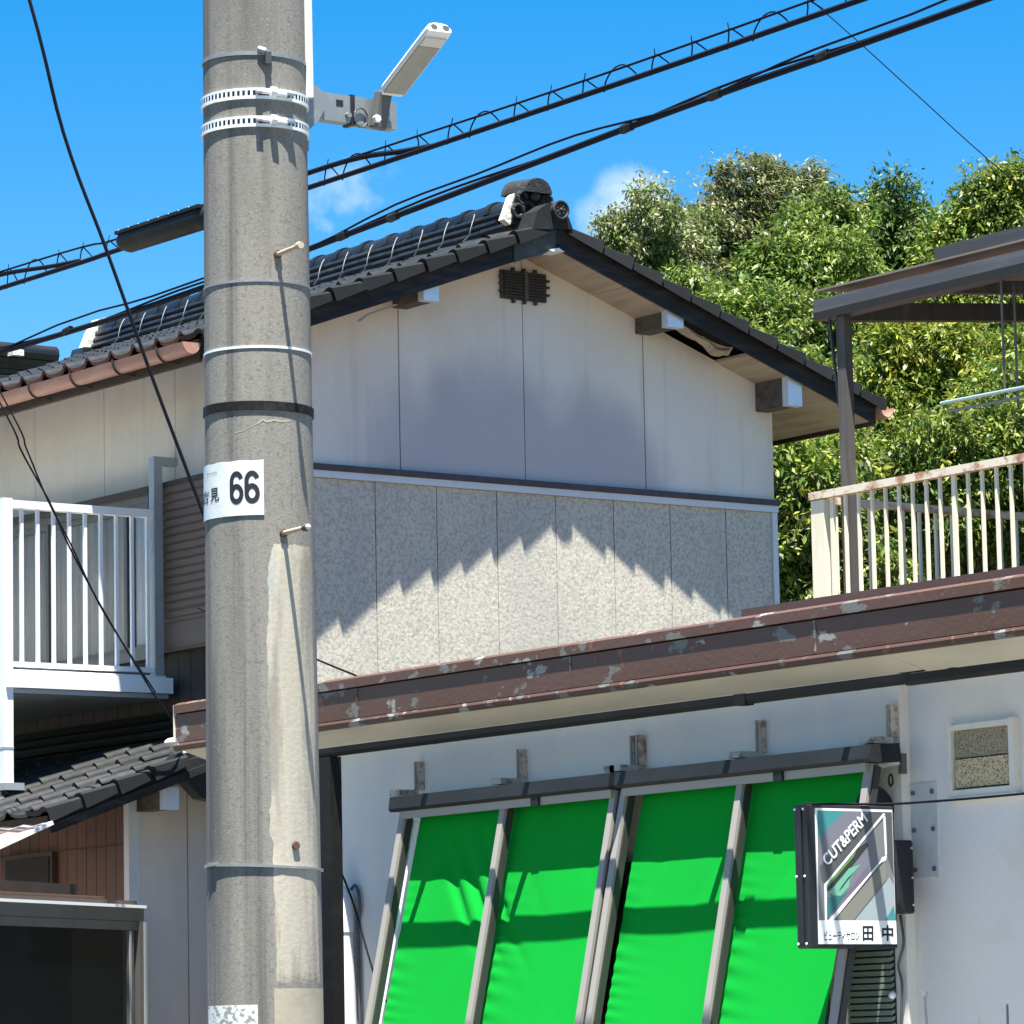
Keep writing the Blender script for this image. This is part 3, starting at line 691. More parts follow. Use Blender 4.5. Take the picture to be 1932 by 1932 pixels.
# ------------------------------------------------------------------ pale sheet canopy and glazed sunroom, lower left
C_ = thing('sheet_canopy', 'small pinkish translucent sheet canopy tucked under the porch eave', 'canopy')
v = []; f = []; n = 40
for i in range(n + 1):
    x = -21.05 - i * .06; d = .006 * math.sin(i * 1.6)
    v += [(x + .45, 11.76, 2.888 + d), (x + .45, 11.15, 2.632 + d)]
f = [(2*i, 2*i+1, 2*i+3, 2*i+2) for i in range(n)]
MB().add(v, f).build('sheet', 'polycarb', C_)
MB().bar((-20.6, 11.77, 2.886), (-20.6, 11.14, 2.622), .022, .022).build('edge_trim', 'alu_white', C_)
MB().bar((-20.65, 11.30, 2.66), (-23.0, 11.30, 2.66), .03, .04).build('bearer', 'alu_bronze', C_)
MB().bar((-21.2, 11.30, 2.64), (-21.2, 11.30, 0.0), .05, .05, (1, 0, 0)).build('post', 'alu_bronze', C_)
SR = thing('sunroom', 'dark glazed sunroom with grey aluminium frame at the lower left', 'sunroom')
a_ = Vector((.477, -.879, 0)); n_ = Vector((.879, .477, 0)); o_ = Vector((-19.99, 11.993, 0))
def sp(s, t, z): return o_ + a_ * s + n_ * t + Vector((0, 0, z))
def sbox(name, m, s0, s1, t0, t1, z0, z1, par=SR):
    v = [sp(s, t, z) for z in (z0, z1) for (s, t) in ((s0, t0), (s1, t0), (s1, t1), (s0, t1))]
    return MB().add(v, [(0,3,2,1),(4,5,6,7),(0,1,5,4),(1,2,6,5),(2,3,7,6),(3,0,4,7)]).build(name, m, par)
sbox('header', 'alu_bronze', -.0, 3.2, -.05, .0, 2.315, 2.385)
sbox('header_lip', 'alu_white', -.01, 3.2, -.06, .012, 2.386, 2.402)
sbox('header_lower', 'alu_bronze', .0, 3.2, -.04, -.006, 2.265, 2.313)
sbox('corner_post', 'alu_bronze', -.005, .05, -.05, .004, 0, 2.312)
sbox('corner_strip', 'alu_grey', -.012, .012, -.02, .010, 0, 2.31)
sbox('stile', 'alu_bronze', .09, .14, -.05, -.012, 0, 2.262)
sbox('stile_strip', 'alu_grey', .125, .14, -.012, -.006, 0, 2.262)
MB().add([sp(3.2, -.03, 0), sp(.14, -.03, 0), sp(.14, -.03, 2.264), sp(3.2, -.03, 2.264)], [(0, 1, 2, 3)]).build('pane', 'dark_glass', SR)
sbox('bottom_rail', 'alu_bronze', .05, 3.2, -.05, .0, .1, .2)
sbox('back_wall', 'interior_dark', .0, 3.2, -1.5, -1.45, 0, 2.5)
sbox('side_wall', 'interior_dark', -.02, .0, -1.45, -.051, 0, 2.35)
sbox('roof', 'siding_darkbrown', -.03, 3.2, -1.5, -.061, 2.403, 2.43)
sbox('inner_post', 'curtain_dim', .95, 1.02, -.8, -.7, 0, 2.2)
sbox('inner_shelf', 'curtain_dim', 1.0, 1.8, -1.2, -.7, 1.2, 1.72)
sbox('roof_edge', 'rust', .3, 3.2, -.14, -.07, 2.431, 2.445)
bm_ = sbox('roof_beam', 'siding_darkbrown', .05, 3.2, -.5, -.4, 2.44, 2.53)

# ------------------------------------------------------------------ the single-storey shop
SH = thing('corner_shop', 'white single-storey shop with peeling brown fascia and cream soffit', 'shop')
YF, YW, YW2 = 12.15, 12.375, 12.43
KW = YW2 / 12.26
def wx(x): return x * KW
def wz(z): return 1.5 + (z - 1.5) * KW
SX0, SX1 = -19.9, -9.0
box('wall', 'plaster', SH, -19.4, -14.125, YW, YW + .12, 0, 3.19)
box('wall', 'plaster_r', SH, -14.074, SX1, YW2, YW2 + .24, 0, 3.19)
box('wall', 'plaster_r', SH, -14.2, -14.0741, YW2, YW2 + .06, 0, 3.19)
box('side_wall', 'plaster', SH, -19.4, -19.28, YW + .12, 16.5, 0, 3.19)
box('rear_wall', 'plaster', SH, -19.4, SX1, 16.5, 16.62, 0, 3.19)
GT = MB().prism([(11.945, 3.128), (11.947, 3.10), (11.957, 3.083), (11.983, 3.083), (11.993, 3.10), (11.995, 3.128), (11.989, 3.128), (11.987, 3.104), (11.979, 3.09), (11.961, 3.09), (11.953, 3.104), (11.951, 3.128)], -18.19, -13.56).build('eave_gutter', 'trim_dark', SH)
MB().prism([(11.941, 3.122), (11.945, 3.09), (11.957, 3.075), (11.983, 3.075), (11.995, 3.09), (11.999, 3.122), (11.99, 3.122), (11.985, 3.09), (11.955, 3.09), (11.949, 3.122)], -13.60, SX1).build('gutter_length', 'trim_dark', GT)
for x in (-17.42, -16.55, -15.78, -14.99, -14.15, -13.3, -12.4, -11.5):  # unseen brackets behind the gutter, set and widened for slanting shadows on the cloth
    MB().box(x - .020, x + .020, 11.949, 12.165, 3.106, 3.126).build('gutter_bracket', 'trim_dark', GT)
MB().box(-18.19, -18.06, 11.95, 12.02, 0, 3.084).build('downpipe', 'trim_dark', GT)
box('gutter_joint', 'trim_dark', GT, -14.75, -14.68, 11.940, 12.0, 3.079, 3.13)
MB().prism([(YF + .02, 3.262), (YF + .02, 3.252), (YW, 3.190), (YW, 3.20)], SX0 + .02, -13.96).build('soffit', 'soffit_cream', SH)
MB().prism([(YF + .02, 3.262), (YF + .02, 3.252), (YW2, 3.177), (YW2, 3.19)], -13.959, SX1).build('soffit', 'soffit_cream', SH)
# perforations of the soffit vents: small dark holes in two rows
pf = MB()
for x in np.arange(-19.3, -13.98, .022):
    if int(abs(x) * 1.1) % 3 == 0: continue
    for k in range(3):
        y = YF + .06 + k * .022; z = 3.252 - (y - YF - .02) * .228 - .0015
        pf.add([(x, y, z), (x + .009, y, z), (x + .009, y + .009, z - .002), (x, y + .009, z - .002)], [(0, 3, 2, 1)])
pf.build('soffit_perforation', 'trim_dark', SH)
# fascia in sheet lengths, with lap joints
fx = [SX0, -18.1, -16.25, -14.42, -12.6, -10.8, SX1]
for i, (a, b) in enumerate(zip(fx[:-1], fx[1:])):
    m1 = 'fascia_peel_more' if i in (0,) else ('fascia_peel' if i in (1, 3, 4) else 'fascia_peel')
    box('fascia_panel', m1, SH, a + .001, b - .001, YF - .0, YF + .02, 3.292, 3.444)
    MB().prism([(YF - .012, 3.452), (YF - .012, 3.497), (YF + .02, 3.512), (YF + .02, 3.452)], a + .001, b - .001).build('fascia_cap', 'fascia_peel_strip', SH)
    MB().prism([(YF - .014, 3.286), (YF - .020, 3.272), (YF - .016, 3.254), (YF + .0, 3.246), (YF + .02, 3.254), (YF + .02, 3.290)], a + .001, b - .001).build('fascia_foot', 'fascia_peel_strip', SH)
    if i: MB().box(a - .006, a + .006, YF - .004, YF - .0005, 3.292, 3.444).build('lap_joint', 'fascia_peel_more', SH)
box('fascia_end', 'frame_white', SH, SX0 - .006, SX0, YF - .01, YF + .02, 3.30, 3.50)
box('fascia_back', 'trim_dark', SH, SX0 + .01, SX1, YF + .021, YF + .05, 3.262, 3.50)
rf = MB().prism([(YF + .03, 3.495), (16.7, 3.53), (16.7, 3.50), (YF + .03, 3.46)], SX0, SX1).build('roof', 'fascia_top', SH)
MB().prism([(YF + .10, 3.50), (YF + .10, 3.560), (YF + .30, 3.565), (YF + .30, 3.50)], -15.06, SX1).build('roof_kerb', 'fascia_top', SH)
# wall vent with clogged filter
def wbox(name, m, par, x0, x1, y0, y1, z0, z1): return box(name, m, par, wx(x0), wx(x1), y0, y1, wz(z0), wz(z1))
VN = MB().box(wx(-13.650), wx(-13.625), YW2 - .035, YW2, wz(2.60), wz(2.92)).box(wx(-13.262), wx(-13.23), YW2 - .035, YW2, wz(2.60), wz(2.92)).box(wx(-13.625), wx(-13.262), YW2 - .035, YW2, wz(2.89), wz(2.915)).box(wx(-13.625), wx(-13.262), YW2 - .035, YW2, wz(2.60), wz(2.632)).build('wall_vent', 'frame_white', SH)
wbox('vent_reveal', 'trim_dark', VN, -13.625, -13.262, YW2 - .006, YW2 - .002, 2.638, 2.88)
wbox('filter', 'vent_filter', VN, -13.615, -13.272, YW2 - .022, YW2 - .007, 2.642, 2.765)
wbox('filter', 'vent_filter_dark', VN, -13.615, -13.272, YW2 - .016, YW2 - .007, 2.771, 2.882)
wbox('vent_ledge', 'frame_white', VN, -13.65, -13.215, YW2 - .045, YW2, 2.592, 2.60)
# patched plate with six screws
PL = wbox('wall_plate', 'plate_grey', SH, -13.932, -13.762, YW2 - .006, YW2, 2.27, 2.68)
for z in (2.64, 2.478, 2.305):
    for x in (-13.910, -13.786):
        MB().tube([(wx(x), YW2 - .013, wz(z)), (wx(x), YW2 - .006, wz(z))], .011, 10).build('screw_head', 'ink_faded', PL)
# small floodlight bracket by the awning end
FL = MB().tube([(-14.10, YW - .005, 2.79), (-14.13, YW - .05, 2.795), (-14.20, YW - .07, 2.79)], [.015, .024, .030], 10).build('wall_light', 'alu_grey', SH, True)
box('light_base', 'alu_bronze', FL, -14.11, -14.085, YW - .03, YW, 2.74, 2.83)
MB().tube([(-14.15 + .014 * math.cos(t), YW - .04, 2.715 + .026 * math.sin(t)) for t in np.linspace(0, 6.28, 13)], .005, 6).build('light_loop', 'ink', FL)
# drain pipe and cable hook at the left
PP = MB().tube([(-18.46, YW - .075, 0), (-18.47, YW - .075, 1.7), (-18.49, YW - .075, 2.20)], .058, 14).build('drain_pipe', 'pvc_white', SH, True)
MB().tube([(-18.49, YW - .075, 2.20), (-18.495, YW - .075, 2.40), (-18.50, YW - .06, 2.42)], [.064, .064, .05], 14).build('pipe_socket', 'pvc_white', PP, True)
MB().tube(catmull([(-18.49, YW - .02, 2.425), (-18.45, YW - .02, 2.445), (-18.415, YW - .02, 2.40), (-18.41, YW - .02, 2.31), (-18.43, YW - .02, 2.25), (-18.425, YW - .02, 2.0), (-18.42, YW - .02, .6)], 6), .009, 6).build('hook_cable', 'cable_steel', SH)
# louvred shutter below the sign
LV = box('louvre_frame', 'frame_white', SH, -14.58, -14.50, YW - .04, YW, 0, 2.62)
for k in range(46):
    z = .9 + k * .029
    MB().prism([(YW - .03, z), (YW - .012, z + .012), (YW - .012, z + .026), (YW - .03, z + .02)], -14.497, -14.20).build('louvre_slat', 'louver_green', LV)
box('louvre_backing', 'interior_dark', LV, -14.497, -14.20, YW - .012, YW - .004, .88, 2.26)
# glazed front hidden behind the awnings
box('shop_window', 'dark_glass', SH, -17.6, -14.7, YW - .012, YW - .006, .5, 2.45)
for x in (-17.62, -16.85, -15.9, -15.0, -14.68): box('window_post', 'alu_bronze', SH, x - .025, x + .025, YW - .03, YW - .001, .1, 2.5)
MB().ball((-14.19, YW - .035, 1.77), .018, 10, 6).build('wall_hook', 'galv_bright', SH, True)
pts = [(-14.15, YW - .01, 2.12), (-14.12, YW - .02, 2.0), (-14.16, YW - .02, 1.9), (-14.14, YW - .02, 1.80), (-14.17, YW - .02, 1.5)]
MB().tube(catmull(pts, 6), .006, 6).build('loose_cable', 'cable_steel', SH)

# ------------------------------------------------------------------ two slanted awnings
def rail_y(z): return 12.185 + (z - 2.78) * .222
def awning(label, xs, brx, seed, edge_in):
    rr = random.Random(seed)
    A = thing('awning', label, 'awning', 'green awnings over the shop front')
    x0, x1 = xs[0] - .06, xs[-1] + .06
    MB().prism([(12.14, 2.785), (12.13, 2.80), (12.14, 2.862), (12.31, 2.872), (12.32, 2.79)], x0, x1).build('housing', 'awning_box', A)
    MB().prism([(12.15, 2.745), (12.15, 2.784), (12.23, 2.784), (12.23, 2.752)], x0 + .08, x1 - .05).build('front_lip', 'awning_rail', A)
    box('lip_clip', 'awning_box', A, xs[1] + .28, xs[1] + .34, 12.135, 12.149, 2.742, 2.79)
    for bx in brx:
        b_ = box('bracket', 'bracket_iron', A, bx - .014, bx + .018, YW - .045, YW - .002, 2.905, 3.05)
        box('bracket_flange', 'awning_rail', b_, bx + .0, bx + .010, YW - .055, YW - .046, 2.905, 3.05)
        box('bracket_arm', 'bracket_iron', b_, bx - .05, bx + .03, 12.20, YW - .046, 2.874, 2.904)
    zb_ = 1.05
    for i, x in enumerate(xs):
        a = Vector((x, rail_y(2.78), 2.78)); b = Vector((x, rail_y(zb_), zb_))
        R_ = MB().bar(a, b, .042, .022, (0, -1, 0)).build('rail', 'awning_rail', A)
        d = Vector((.0, .03, 0))
        MB().bar(a + d + Vector((.026, -.008, -.01)), b + d + Vector((.026, -.008, 0)), .014, .034, (0, -1, 0)).build('rail_channel', 'awning_rail_dark', R_)
    MB().bar((x0 + .05, rail_y(zb_) + .01, zb_), (x1 - .05, rail_y(zb_) + .01, zb_), .05, .05).build('front_bar', 'awning_rail', A)
    # cloth: held at the rails, slack and creased between them
    nu, nv = 150, 120; v = np.zeros((nu + 1, nv + 1, 3)); cx0, cx1 = xs[0] + .035, xs[-1] - edge_in
    u_ = np.linspace(0, 1, nu + 1)[:, None]; t_ = np.linspace(0, 1, nv + 1)[None, :]
    z = 2.765 + (zb_ - 2.765) * t_ + 0 * u_
    X = cx0 + (cx1 - cx0) * u_ + 0 * t_
    if edge_in > .05: X = X - (u_ ** 6) * (t_ * .03 + .03 * np.sin(t_ * 3.1))
    off = .085 - .035 * t_
    half = (xs[1] - xs[0]); ph = (X - xs[0]) / half
    bay = np.abs(np.sin(math.pi * ph)) ** .8
    Y = 12.185 + (z - 2.78) * .222 + off + .006 * bay * np.sin(math.pi * np.clip(t_ * 1.3, 0, 1))
    # diagonal drag folds from the top and tight horizontal puckers beside the rails
    for k in range(5):
        cx = rr.uniform(cx0, cx1); dz = rr.uniform(.5, .95); am = rr.uniform(.003, .006) * .6
        q = (X - cx) + (z - 2.765) * dz * rr.choice((-1, 1))
        Y = Y + am * np.exp(-(q / .05) ** 2) * np.exp(-((z - 2.42) / .33) ** 2)
    if seed == 1:
        for cx, am in ((-17.50, .018), (-17.34, .022), (-17.16, .020)):
            q = (X - cx) - (2.70 - z) * .55 - (2.70 - z) ** 2 * .35
            Y = Y + am * np.exp(-(q / .042) ** 2) * np.exp(-((z - 2.36) / .24) ** 2)
    for rx in xs[:-1] if seed == 1 else xs:
        q = (X - rx)
        w = np.exp(-np.abs(q - .03) / .09) * (q > -.02)
        Y = Y + .0032 * w * np.sin(z * 88 + 3 * np.sin(z * 9 + rx * 3) + q * 12) * np.clip(t_ * 3 - .35, 0, 1)
    v[..., 0] = X; v[..., 1] = Y; v[..., 2] = z
    f = []
    for i in range(nu):
        for j in range(nv):
            k = i * (nv + 1) + j; f.append((k, k + nv + 1, k + nv + 2, k + 1))
    MB().add(v.reshape(-1, 3).tolist(), f).build('cloth', 'awning_cloth', A, True)
    if seed == 1: MB().bar((cx0 - .016, rail_y(2.74) + .06, 2.74), (cx0 - .016, rail_y(zb_) + .04, zb_), .03, .012, (0, -1, 0)).build('edge_strip', 'alu_white', A)
    return A
awning('left green awning with creased cloth between grey rails', [-17.74, -16.86, -15.965], [-17.84, -16.945, -16.02], 1, .02)
awning('right green awning whose edge runs behind the salon sign', [-15.885, -15.005, -14.115], [-15.975, -15.07, -14.15], 2, .09)

# ------------------------------------------------------------------ salon sign
SG = thing('projecting_sign', 'black projecting box sign for cut and perm beside the right awning', 'sign')
XS = -14.0; SY0, SY1, SZ0, SZ1 = 11.736, 12.222, 1.969, 2.588
cs = MB().box(XS - .085, XS - .004, SY0 - .02, SY1, SZ0, SZ1).build('case', 'sign_case', SG); bevelled(cs, .008)
box('case_rim', 'sign_case', SG, XS - .06, XS - .03, SY0 - .026, SY0 - .0205, SZ0 + .02, SZ1 - .02)
for z in (SZ0 + .02, (SZ0 + SZ1) / 2, SZ1 - .02):
    for x in (XS - .075, XS - .02): MB().ball((x, SY0 - .02, z), .006, 8, 5).build('screw', 'galv_bright', SG)
FY0, FY1, FZ0, FZ1 = 11.768, 12.207, 1.987, 2.572
def fp(s, t): return (FY0 + (FY1 - FY0) * s, FZ1 - (FZ1 - FZ0) * t)
face = MB().prism([fp(0, 0), fp(1, 0), fp(1, 1), fp(0, 1)], XS - .004, XS).build('face_panel', 'sign_white', SG)
def im(x, y):
    t = (y - 185) / 1548; s = (x - 262 - (y - 185) * .0235) / 884; return s, t
lay = [0]
def art(pts, m, name='print'):
    lay[0] += 1
    MB().prism([fp(*im(*p)) for p in pts], XS + .0001 + lay[0] * .00016, XS + .0002 + lay[0] * .00016).build(name, m, face)
art([(285, 212), (1140, 212), (1172, 1462), (296, 1462)], 'sign_grey')
art([(285, 212), (600, 212), (300, 530), (288, 530)], 'sign_teal')
art([(600, 212), (880, 212), (310, 850), (300, 530)], 'sign_lilac')
art([(880, 212), (1140, 212), (1145, 300), (360, 1060), (330, 1010), (310, 850)], 'sign_slate')
art([(1040, 260), (1065, 260), (1080, 700), (1060, 720)], 'sign_white')
art([(1080, 212), (1140, 212), (1160, 960), (1085, 720)], 'sign_slate')
art([(380, 1060), (1040, 300), (1055, 715), (460, 1420), (385, 1440)], 'sign_lilac')
art([(1040, 330), (960, 440), (850, 640), (1000, 740), (1050, 690)], 'sign_grey')
art([(380, 1050), (690, 700), (700, 760), (620, 860), (390, 1090)], 'sign_green')
art([(390, 1095), (700, 730), (735, 650), (840, 560), (870, 600), (560, 990), (395, 1140)], 'sign_dark')
art([(410, 1150), (640, 870), (690, 850), (780, 820), (700, 910), (650, 1010), (640, 1080), (540, 1190), (470, 1170)], 'sign_mint')
art([(520, 1130), (700, 905), (650, 985), (600, 1010), (540, 1120)], 'sign_deepteal')
art([(390, 1200), (560, 1180), (640, 1120), (440, 1380), (388, 1430)], 'sign_deepteal')
art([(440, 1385), (860, 830), (880, 900), (500, 1360)], 'sign_mauve')
art([(370, 1040), (1040, 225), (1062, 240), (385, 1062)], 'sign_white')
art([(358, 1045), (382, 1045), (386, 1462), (362, 1462)], 'sign_white')
art([(470, 1462), (1060, 770), (1070, 990), (690, 1462)], 'sign_olive')
art([(400, 1462), (1000, 780), (1020, 735), (1075, 715), (1065, 770), (1000, 800), (460, 1462)], 'sign_white')
art([(700, 1462), (1075, 1000), (1100, 960), (1150, 1050), (1172, 1462)], 'sign_paleblue')
art([(1050, 1462), (1150, 1290), (1172, 1462)], 'sign_teal')
art([(298, 1464), (1176, 1464), (1184, 1732), (300, 1732)], 'sign_white')
def sign_text(body, p0, p1, p2, m, bold=0.0, name='lettering'):
    """unit text box mapped so that its base runs p0->p1 and its left edge p0->p2 (photo-measured sign units)."""
    a, f = text_mesh(body, 1, bold)
    if not len(a): return
    A0 = np.array(fp(*im(*p0))); A1 = np.array(fp(*im(*p1))); A2 = np.array(fp(*im(*p2)))
    lay[0] += 1; x = XS + .0003 + lay[0] * .00016
    v = []
    for p in a:
        q = A0 + (A1 - A0) * p[0] + (A2 - A0) * p[1]; v.append((x, q[0], q[1]))
    MB().add(v, f).build(name, m, face)
sign_text('CUT&PERM', (395, 855), (860, 320), (325, 745), 'sign_white', .022)
sign_text('ビューティサロン', (350, 1700), (752, 1700), (350, 1585), 'ink', .012)
sign_text('田', (788, 1698), (912, 1698), (788, 1525), 'ink', .03)
sign_text('中', (1010, 1698), (1142, 1698), (1010, 1515), 'ink', .03)
mbx = MB().prism([(12.262, 2.17), (12.30, 2.124), (12.37, 2.122), (12.37, 2.446), (12.257, 2.446)], XS - .13, XS - .05).build('ballast_box', 'sign_case', SG); bevelled(mbx, .012)
box('arm', 'sign_case', SG, XS - .10, XS - .06, SY1, 12.262, 2.38, 2.41)
box('arm', 'sign_case', SG, XS - .10, XS - .06, SY1, 12.262, 2.20, 2.23)
box('wall_fixing', 'sign_case', SG, XS - .12, XS - .07, 12.372, YW, 2.25, 2.31)
for z in (2.16, 2.28, 2.41): MB().ball((XS - .048, 12.355, z), .005, 8, 5).build('screw', 'galv_bright', SG)
MB().prism([(12.27 + .11 * math.sin(a), 2.57 + .12 * math.cos(a)) for a in np.linspace(-1.57, 1.57, 10)], XS - .20, XS - .18).build('lamp_shade', 'ink', SG)
MB().tube([(XS - .19, 12.27, 2.60), (XS - .19, YW, 2.61)], .01, 6).build('shade_arm', 'sign_case', SG)

# ------------------------------------------------------------------ roof terrace: railing, canopy, clothes pole
RL = thing('terrace_railing', 'rusty cream steel railing around the roof terrace', 'railing')
YRL, XRL, ZT = 12.70, -15.016, 4.13
box('corner_post', 'rail_cream', RL, XRL - .047, XRL + .045, YRL - .012, YRL + .03, 3.52, ZT - .040)
MB().bar((XRL - .05, YRL, ZT - .018), (SX1, YRL, ZT - .018), .045, .036).build('top_rail', 'rail_rust', RL)
MB().bar((XRL, YRL + .035, ZT - .038), (XRL, 16.3, ZT - .038), .04, .034).build('side_rail', 'rail_rust', RL)
MB().bar((XRL, YRL, 3.58), (SX1, YRL, 3.58), .03, .03).build('bottom_rail', 'rail_cream', RL)
for x in np.arange(-14.92, SX1, .094):
    wd = .007 if int(round((x + 14.92) / .094)) % 9 else .012
    MB().box(x - wd, x + wd, YRL - .007, YRL + .007, 3.53, ZT - .037).build('baluster', 'rail_cream', RL)
for y in np.arange(12.80, 16.2, .104):
    MB().box(XRL - .007, XRL + .007, y - .007, y + .007, 3.53, ZT - .056).build('baluster', 'rail_cream', RL)
CP = thing('terrace_canopy', 'dark metal and timber canopy standing over the roof terrace', 'canopy')
def zc(y): return .087 * (y - 12.82)
MB().prism([(12.775, 4.965), (12.765, 5.0), (12.775, 5.062), (12.86, 5.07), (12.86, 4.965)], -15.10, SX1).build('front_beam', 'canopy_metal', CP)
MB().bar((-15.03, 12.861, 5.0), (-15.03, 16.0, 5.0 + zc(16.0)), .06, .085).build('side_beam', 'canopy_wood', CP)
for x in (-14.4, -13.7, -13.0, -12.3, -11.6, -10.9): MB().bar((x, 12.861, 5.02), (x, 16.0, 5.02 + zc(16.0)), .045, .06).build('rafter', 'canopy_wood', CP)
for y in (13.4, 14.1, 14.8, 15.5): MB().bar((-15.06, y, 5.085 + zc(y)), (SX1, y, 5.085 + zc(y)), .04, .04).build('purlin', 'canopy_wood', CP)
MB().prism([(12.80, 5.108), (16.1, 5.11 + zc(16.1)), (16.1, 5.118 + zc(16.1)), (12.80, 5.117)], -15.12, SX1).build('roof_sheet', 'canopy_roof', CP)
box('post', 'canopy_wood', CP, -14.985, -14.925, 12.81, 12.855, 3.53, 4.964)
MB().bar((-15.055, 12.83, 4.965), (-15.035, 12.86, 4.55), .012, .012, (1, 0, 0)).build('stay', 'canopy_metal', CP)
box('post', 'canopy_wood', CP, -10.0, -9.91, 12.80, 12.87, 3.53, 4.964)
box('post', 'canopy_wood', CP, -15.07, -14.99, 15.9, 15.98, 3.53, 5.2)
for (x, y) in ((-13.87, 12.84), (-13.98, 13.02)):
    MB().tube([(x, y, 4.99), (x, y, 4.42)], .006, 6).build('hanger_rod', 'alu_bronze', CP)
# upper roof behind the canopy edge
MB().prism([(13.35, 5.235), (16.2, 5.55), (16.2, 5.62), (13.35, 5.335)], -14.88, SX1).build('upper_roof', 'canopy_metal', CP)
CL = thing('clothes_pole', 'pale blue clothes-drying pole hanging under the terrace canopy', 'pole')
MB().tube([(-14.30, 12.84, 4.462), (-11.5, 12.84, 4.44)], .009, 8).build('pole_tube', 'clothes_pole', CL, True)
MB().tube([(-14.45, 13.02, 4.46), (-11.5, 13.02, 4.445)], .007, 8).build('pole_tube', 'galv', CL, True)

# ------------------------------------------------------------------ concrete utility pole
PXc, PYc = -10.378, 6.632
def pr(z): return .1685 - (z - 1.6) * .0056
VF = Vector((.8087339, -.5881747, 0)); VR = Vector((.5881747, .8087339, 0))       # towards the viewer, to the viewer's right
def pole_pt(ang, z, d=0.0):
    """ang in degrees, 0 faces the viewer, positive to the right."""
    t = math.radians(ang); r = pr(z) + d
    return Vector((PXc, PYc, z)) + (VF * math.cos(t) + VR * math.sin(t)) * r
UP = thing('utility_pole', 'grey concrete utility pole with number plate and steel bands', 'utility pole')
m_ = MB(); n = 64; zs = [0, .8] + list(np.linspace(1.2, 5.2, 30)) + [7, 9.5, 11]
v = [pole_pt(360 * k / n, z) for z in zs for k in range(n)]
f = [(i*n+k, i*n+(k+1) % n, (i+1)*n+(k+1) % n, (i+1)*n+k) for i in range(len(zs)-1) for k in range(n)] + [tuple(range((len(zs)-1)*n, len(zs)*n))]
SHAFT = m_.add(v, f).build('shaft', 'concrete_pole', UP, True)
def band(name, m, z, h, d=.003, a0=-180, a1=180, tiltz=0.0, par=UP, th=.002):
    n = 60; v = []; f = []
    for i in range(n + 1):
        a = a0 + (a1 - a0) * i / n; zz = z + tiltz * math.sin(math.radians(a))
        v += [pole_pt(a, zz - h/2, .0005), pole_pt(a, zz - h/2, d), pole_pt(a, zz + h/2, d), pole_pt(a, zz + h/2, .0005)]
    for i in range(n):
        for k in range(3): f.append((4*i+k, 4*i+4+k, 4*i+5+k, 4*i+k+1))
    return MB().add(v, f).build(name, m, par, True)
band('strap', 'galv', 4.463, .011, .004, tiltz=-.004)
bk = MB().tube([pole_pt(8, 4.475, .004), pole_pt(14, 4.468, .010), pole_pt(20, 4.455, .004)], .010, 8).build('strap_buckle', 'galv', UP)
box_pt = pole_pt(17, 4.44, .014)
MB().bar(pole_pt(14, 4.445, .012), pole_pt(20, 4.445, .012), .03, .035).build('strap_clip', 'lamp_dark', UP)
def perforated(z):
    h = .030; b = band('perforated_band', 'galv_bright', z + .012, .007, .007)
    band('band_edge', 'galv_bright', z - .012, .009, .007, par=b)
    band('band_back', 'lamp_dark', z, .016, .0025, par=b)
    n = 64
    tb = MB()
    for i in range(n):
        a = -180 + 360 * i / n
        if 6 < a < 40: continue
        v = [pole_pt(a - 1.35, z - .009, .0066), pole_pt(a + 1.35, z - .009, .0066), pole_pt(a + 1.35, z + .010, .0066), pole_pt(a - 1.35, z + .010, .0066)]
        tb.add(v, [(0, 1, 2, 3)])
    tb.build('band_bridge', 'galv_bright', b)
    MB().tube([pole_pt(6, z + .004, .014), pole_pt(38, z - .002, .014)], .0065, 8).build('band_bolt', 'galv_bright', b, True)
    MB().tube([pole_pt(19, z + .002, .017), pole_pt(25, z + .001, .017)], .016, 8).build('band_nut', 'galv_bright', b, True)
    MB().bar(pole_pt(4, z, .011), pole_pt(11, z, .011), .028, .006, (0, 0, 1)).build('band_lug', 'galv', b)
    MB().bar(pole_pt(36, z, .011), pole_pt(46, z, .011), .028, .006, (0, 0, 1)).build('band_lug', 'galv', b)
perforated(4.342); perforated(4.258)
band('strap', 'galv', 3.783, .007, .003); band('strap', 'galv_bright', 3.587, .007, .003)
band('black_band', 'black_band', 3.414, .026, .005, tiltz=-.003)
band('strap', 'galv', 2.078, .007, .0075, tiltz=-.008)
MB().bar(pole_pt(-62, 2.088, .006), pole_pt(-48, 2.088, .006), .014, .01).build('strap_buckle', 'galv', UP)
# step bolts
for (a, z, l, head) in ((26, 3.862, .16, 0), (28, 3.040, .155, 1), (36, 2.135, .02, 0)):
    t = math.radians(a + 3); base_ = pole_pt(a, z, -.01)
    dr = (VR * math.sin(t) + VF * math.cos(t)).normalized()
    sb = MB().tube([base_, base_ + dr * l * .95 + Vector((0, 0, .0))], .0070, 10).build('step_bolt', 'bolt_cream', UP, True)
    MB().tube([base_ + dr * .004, base_ + dr * .020], .012, 10).build('bolt_collar', 'rust', sb, True)
    if l > .1:
        MB().tube([base_ + dr * l * .88, base_ + dr * (l * .98), base_ + dr * (l + .008)], [.009, .012, .010], 10).build('bolt_head', 'bolt_cream' if not head else 'rust', sb, True)
        if head: MB().ball(base_ + dr * (l + .008), .009, 10, 6).build('bolt_tip', 'plate_white', sb, True)
# hole with the rusty stub
MB().add([pole_pt(36 + 3.6 * math.cos(t), 2.135 + .013 * math.sin(t), .0044) for t in np.linspace(0, 2 * math.pi, 13)[:-1]], [tuple(range(12))]).build('bolt_hole', 'ink', UP)
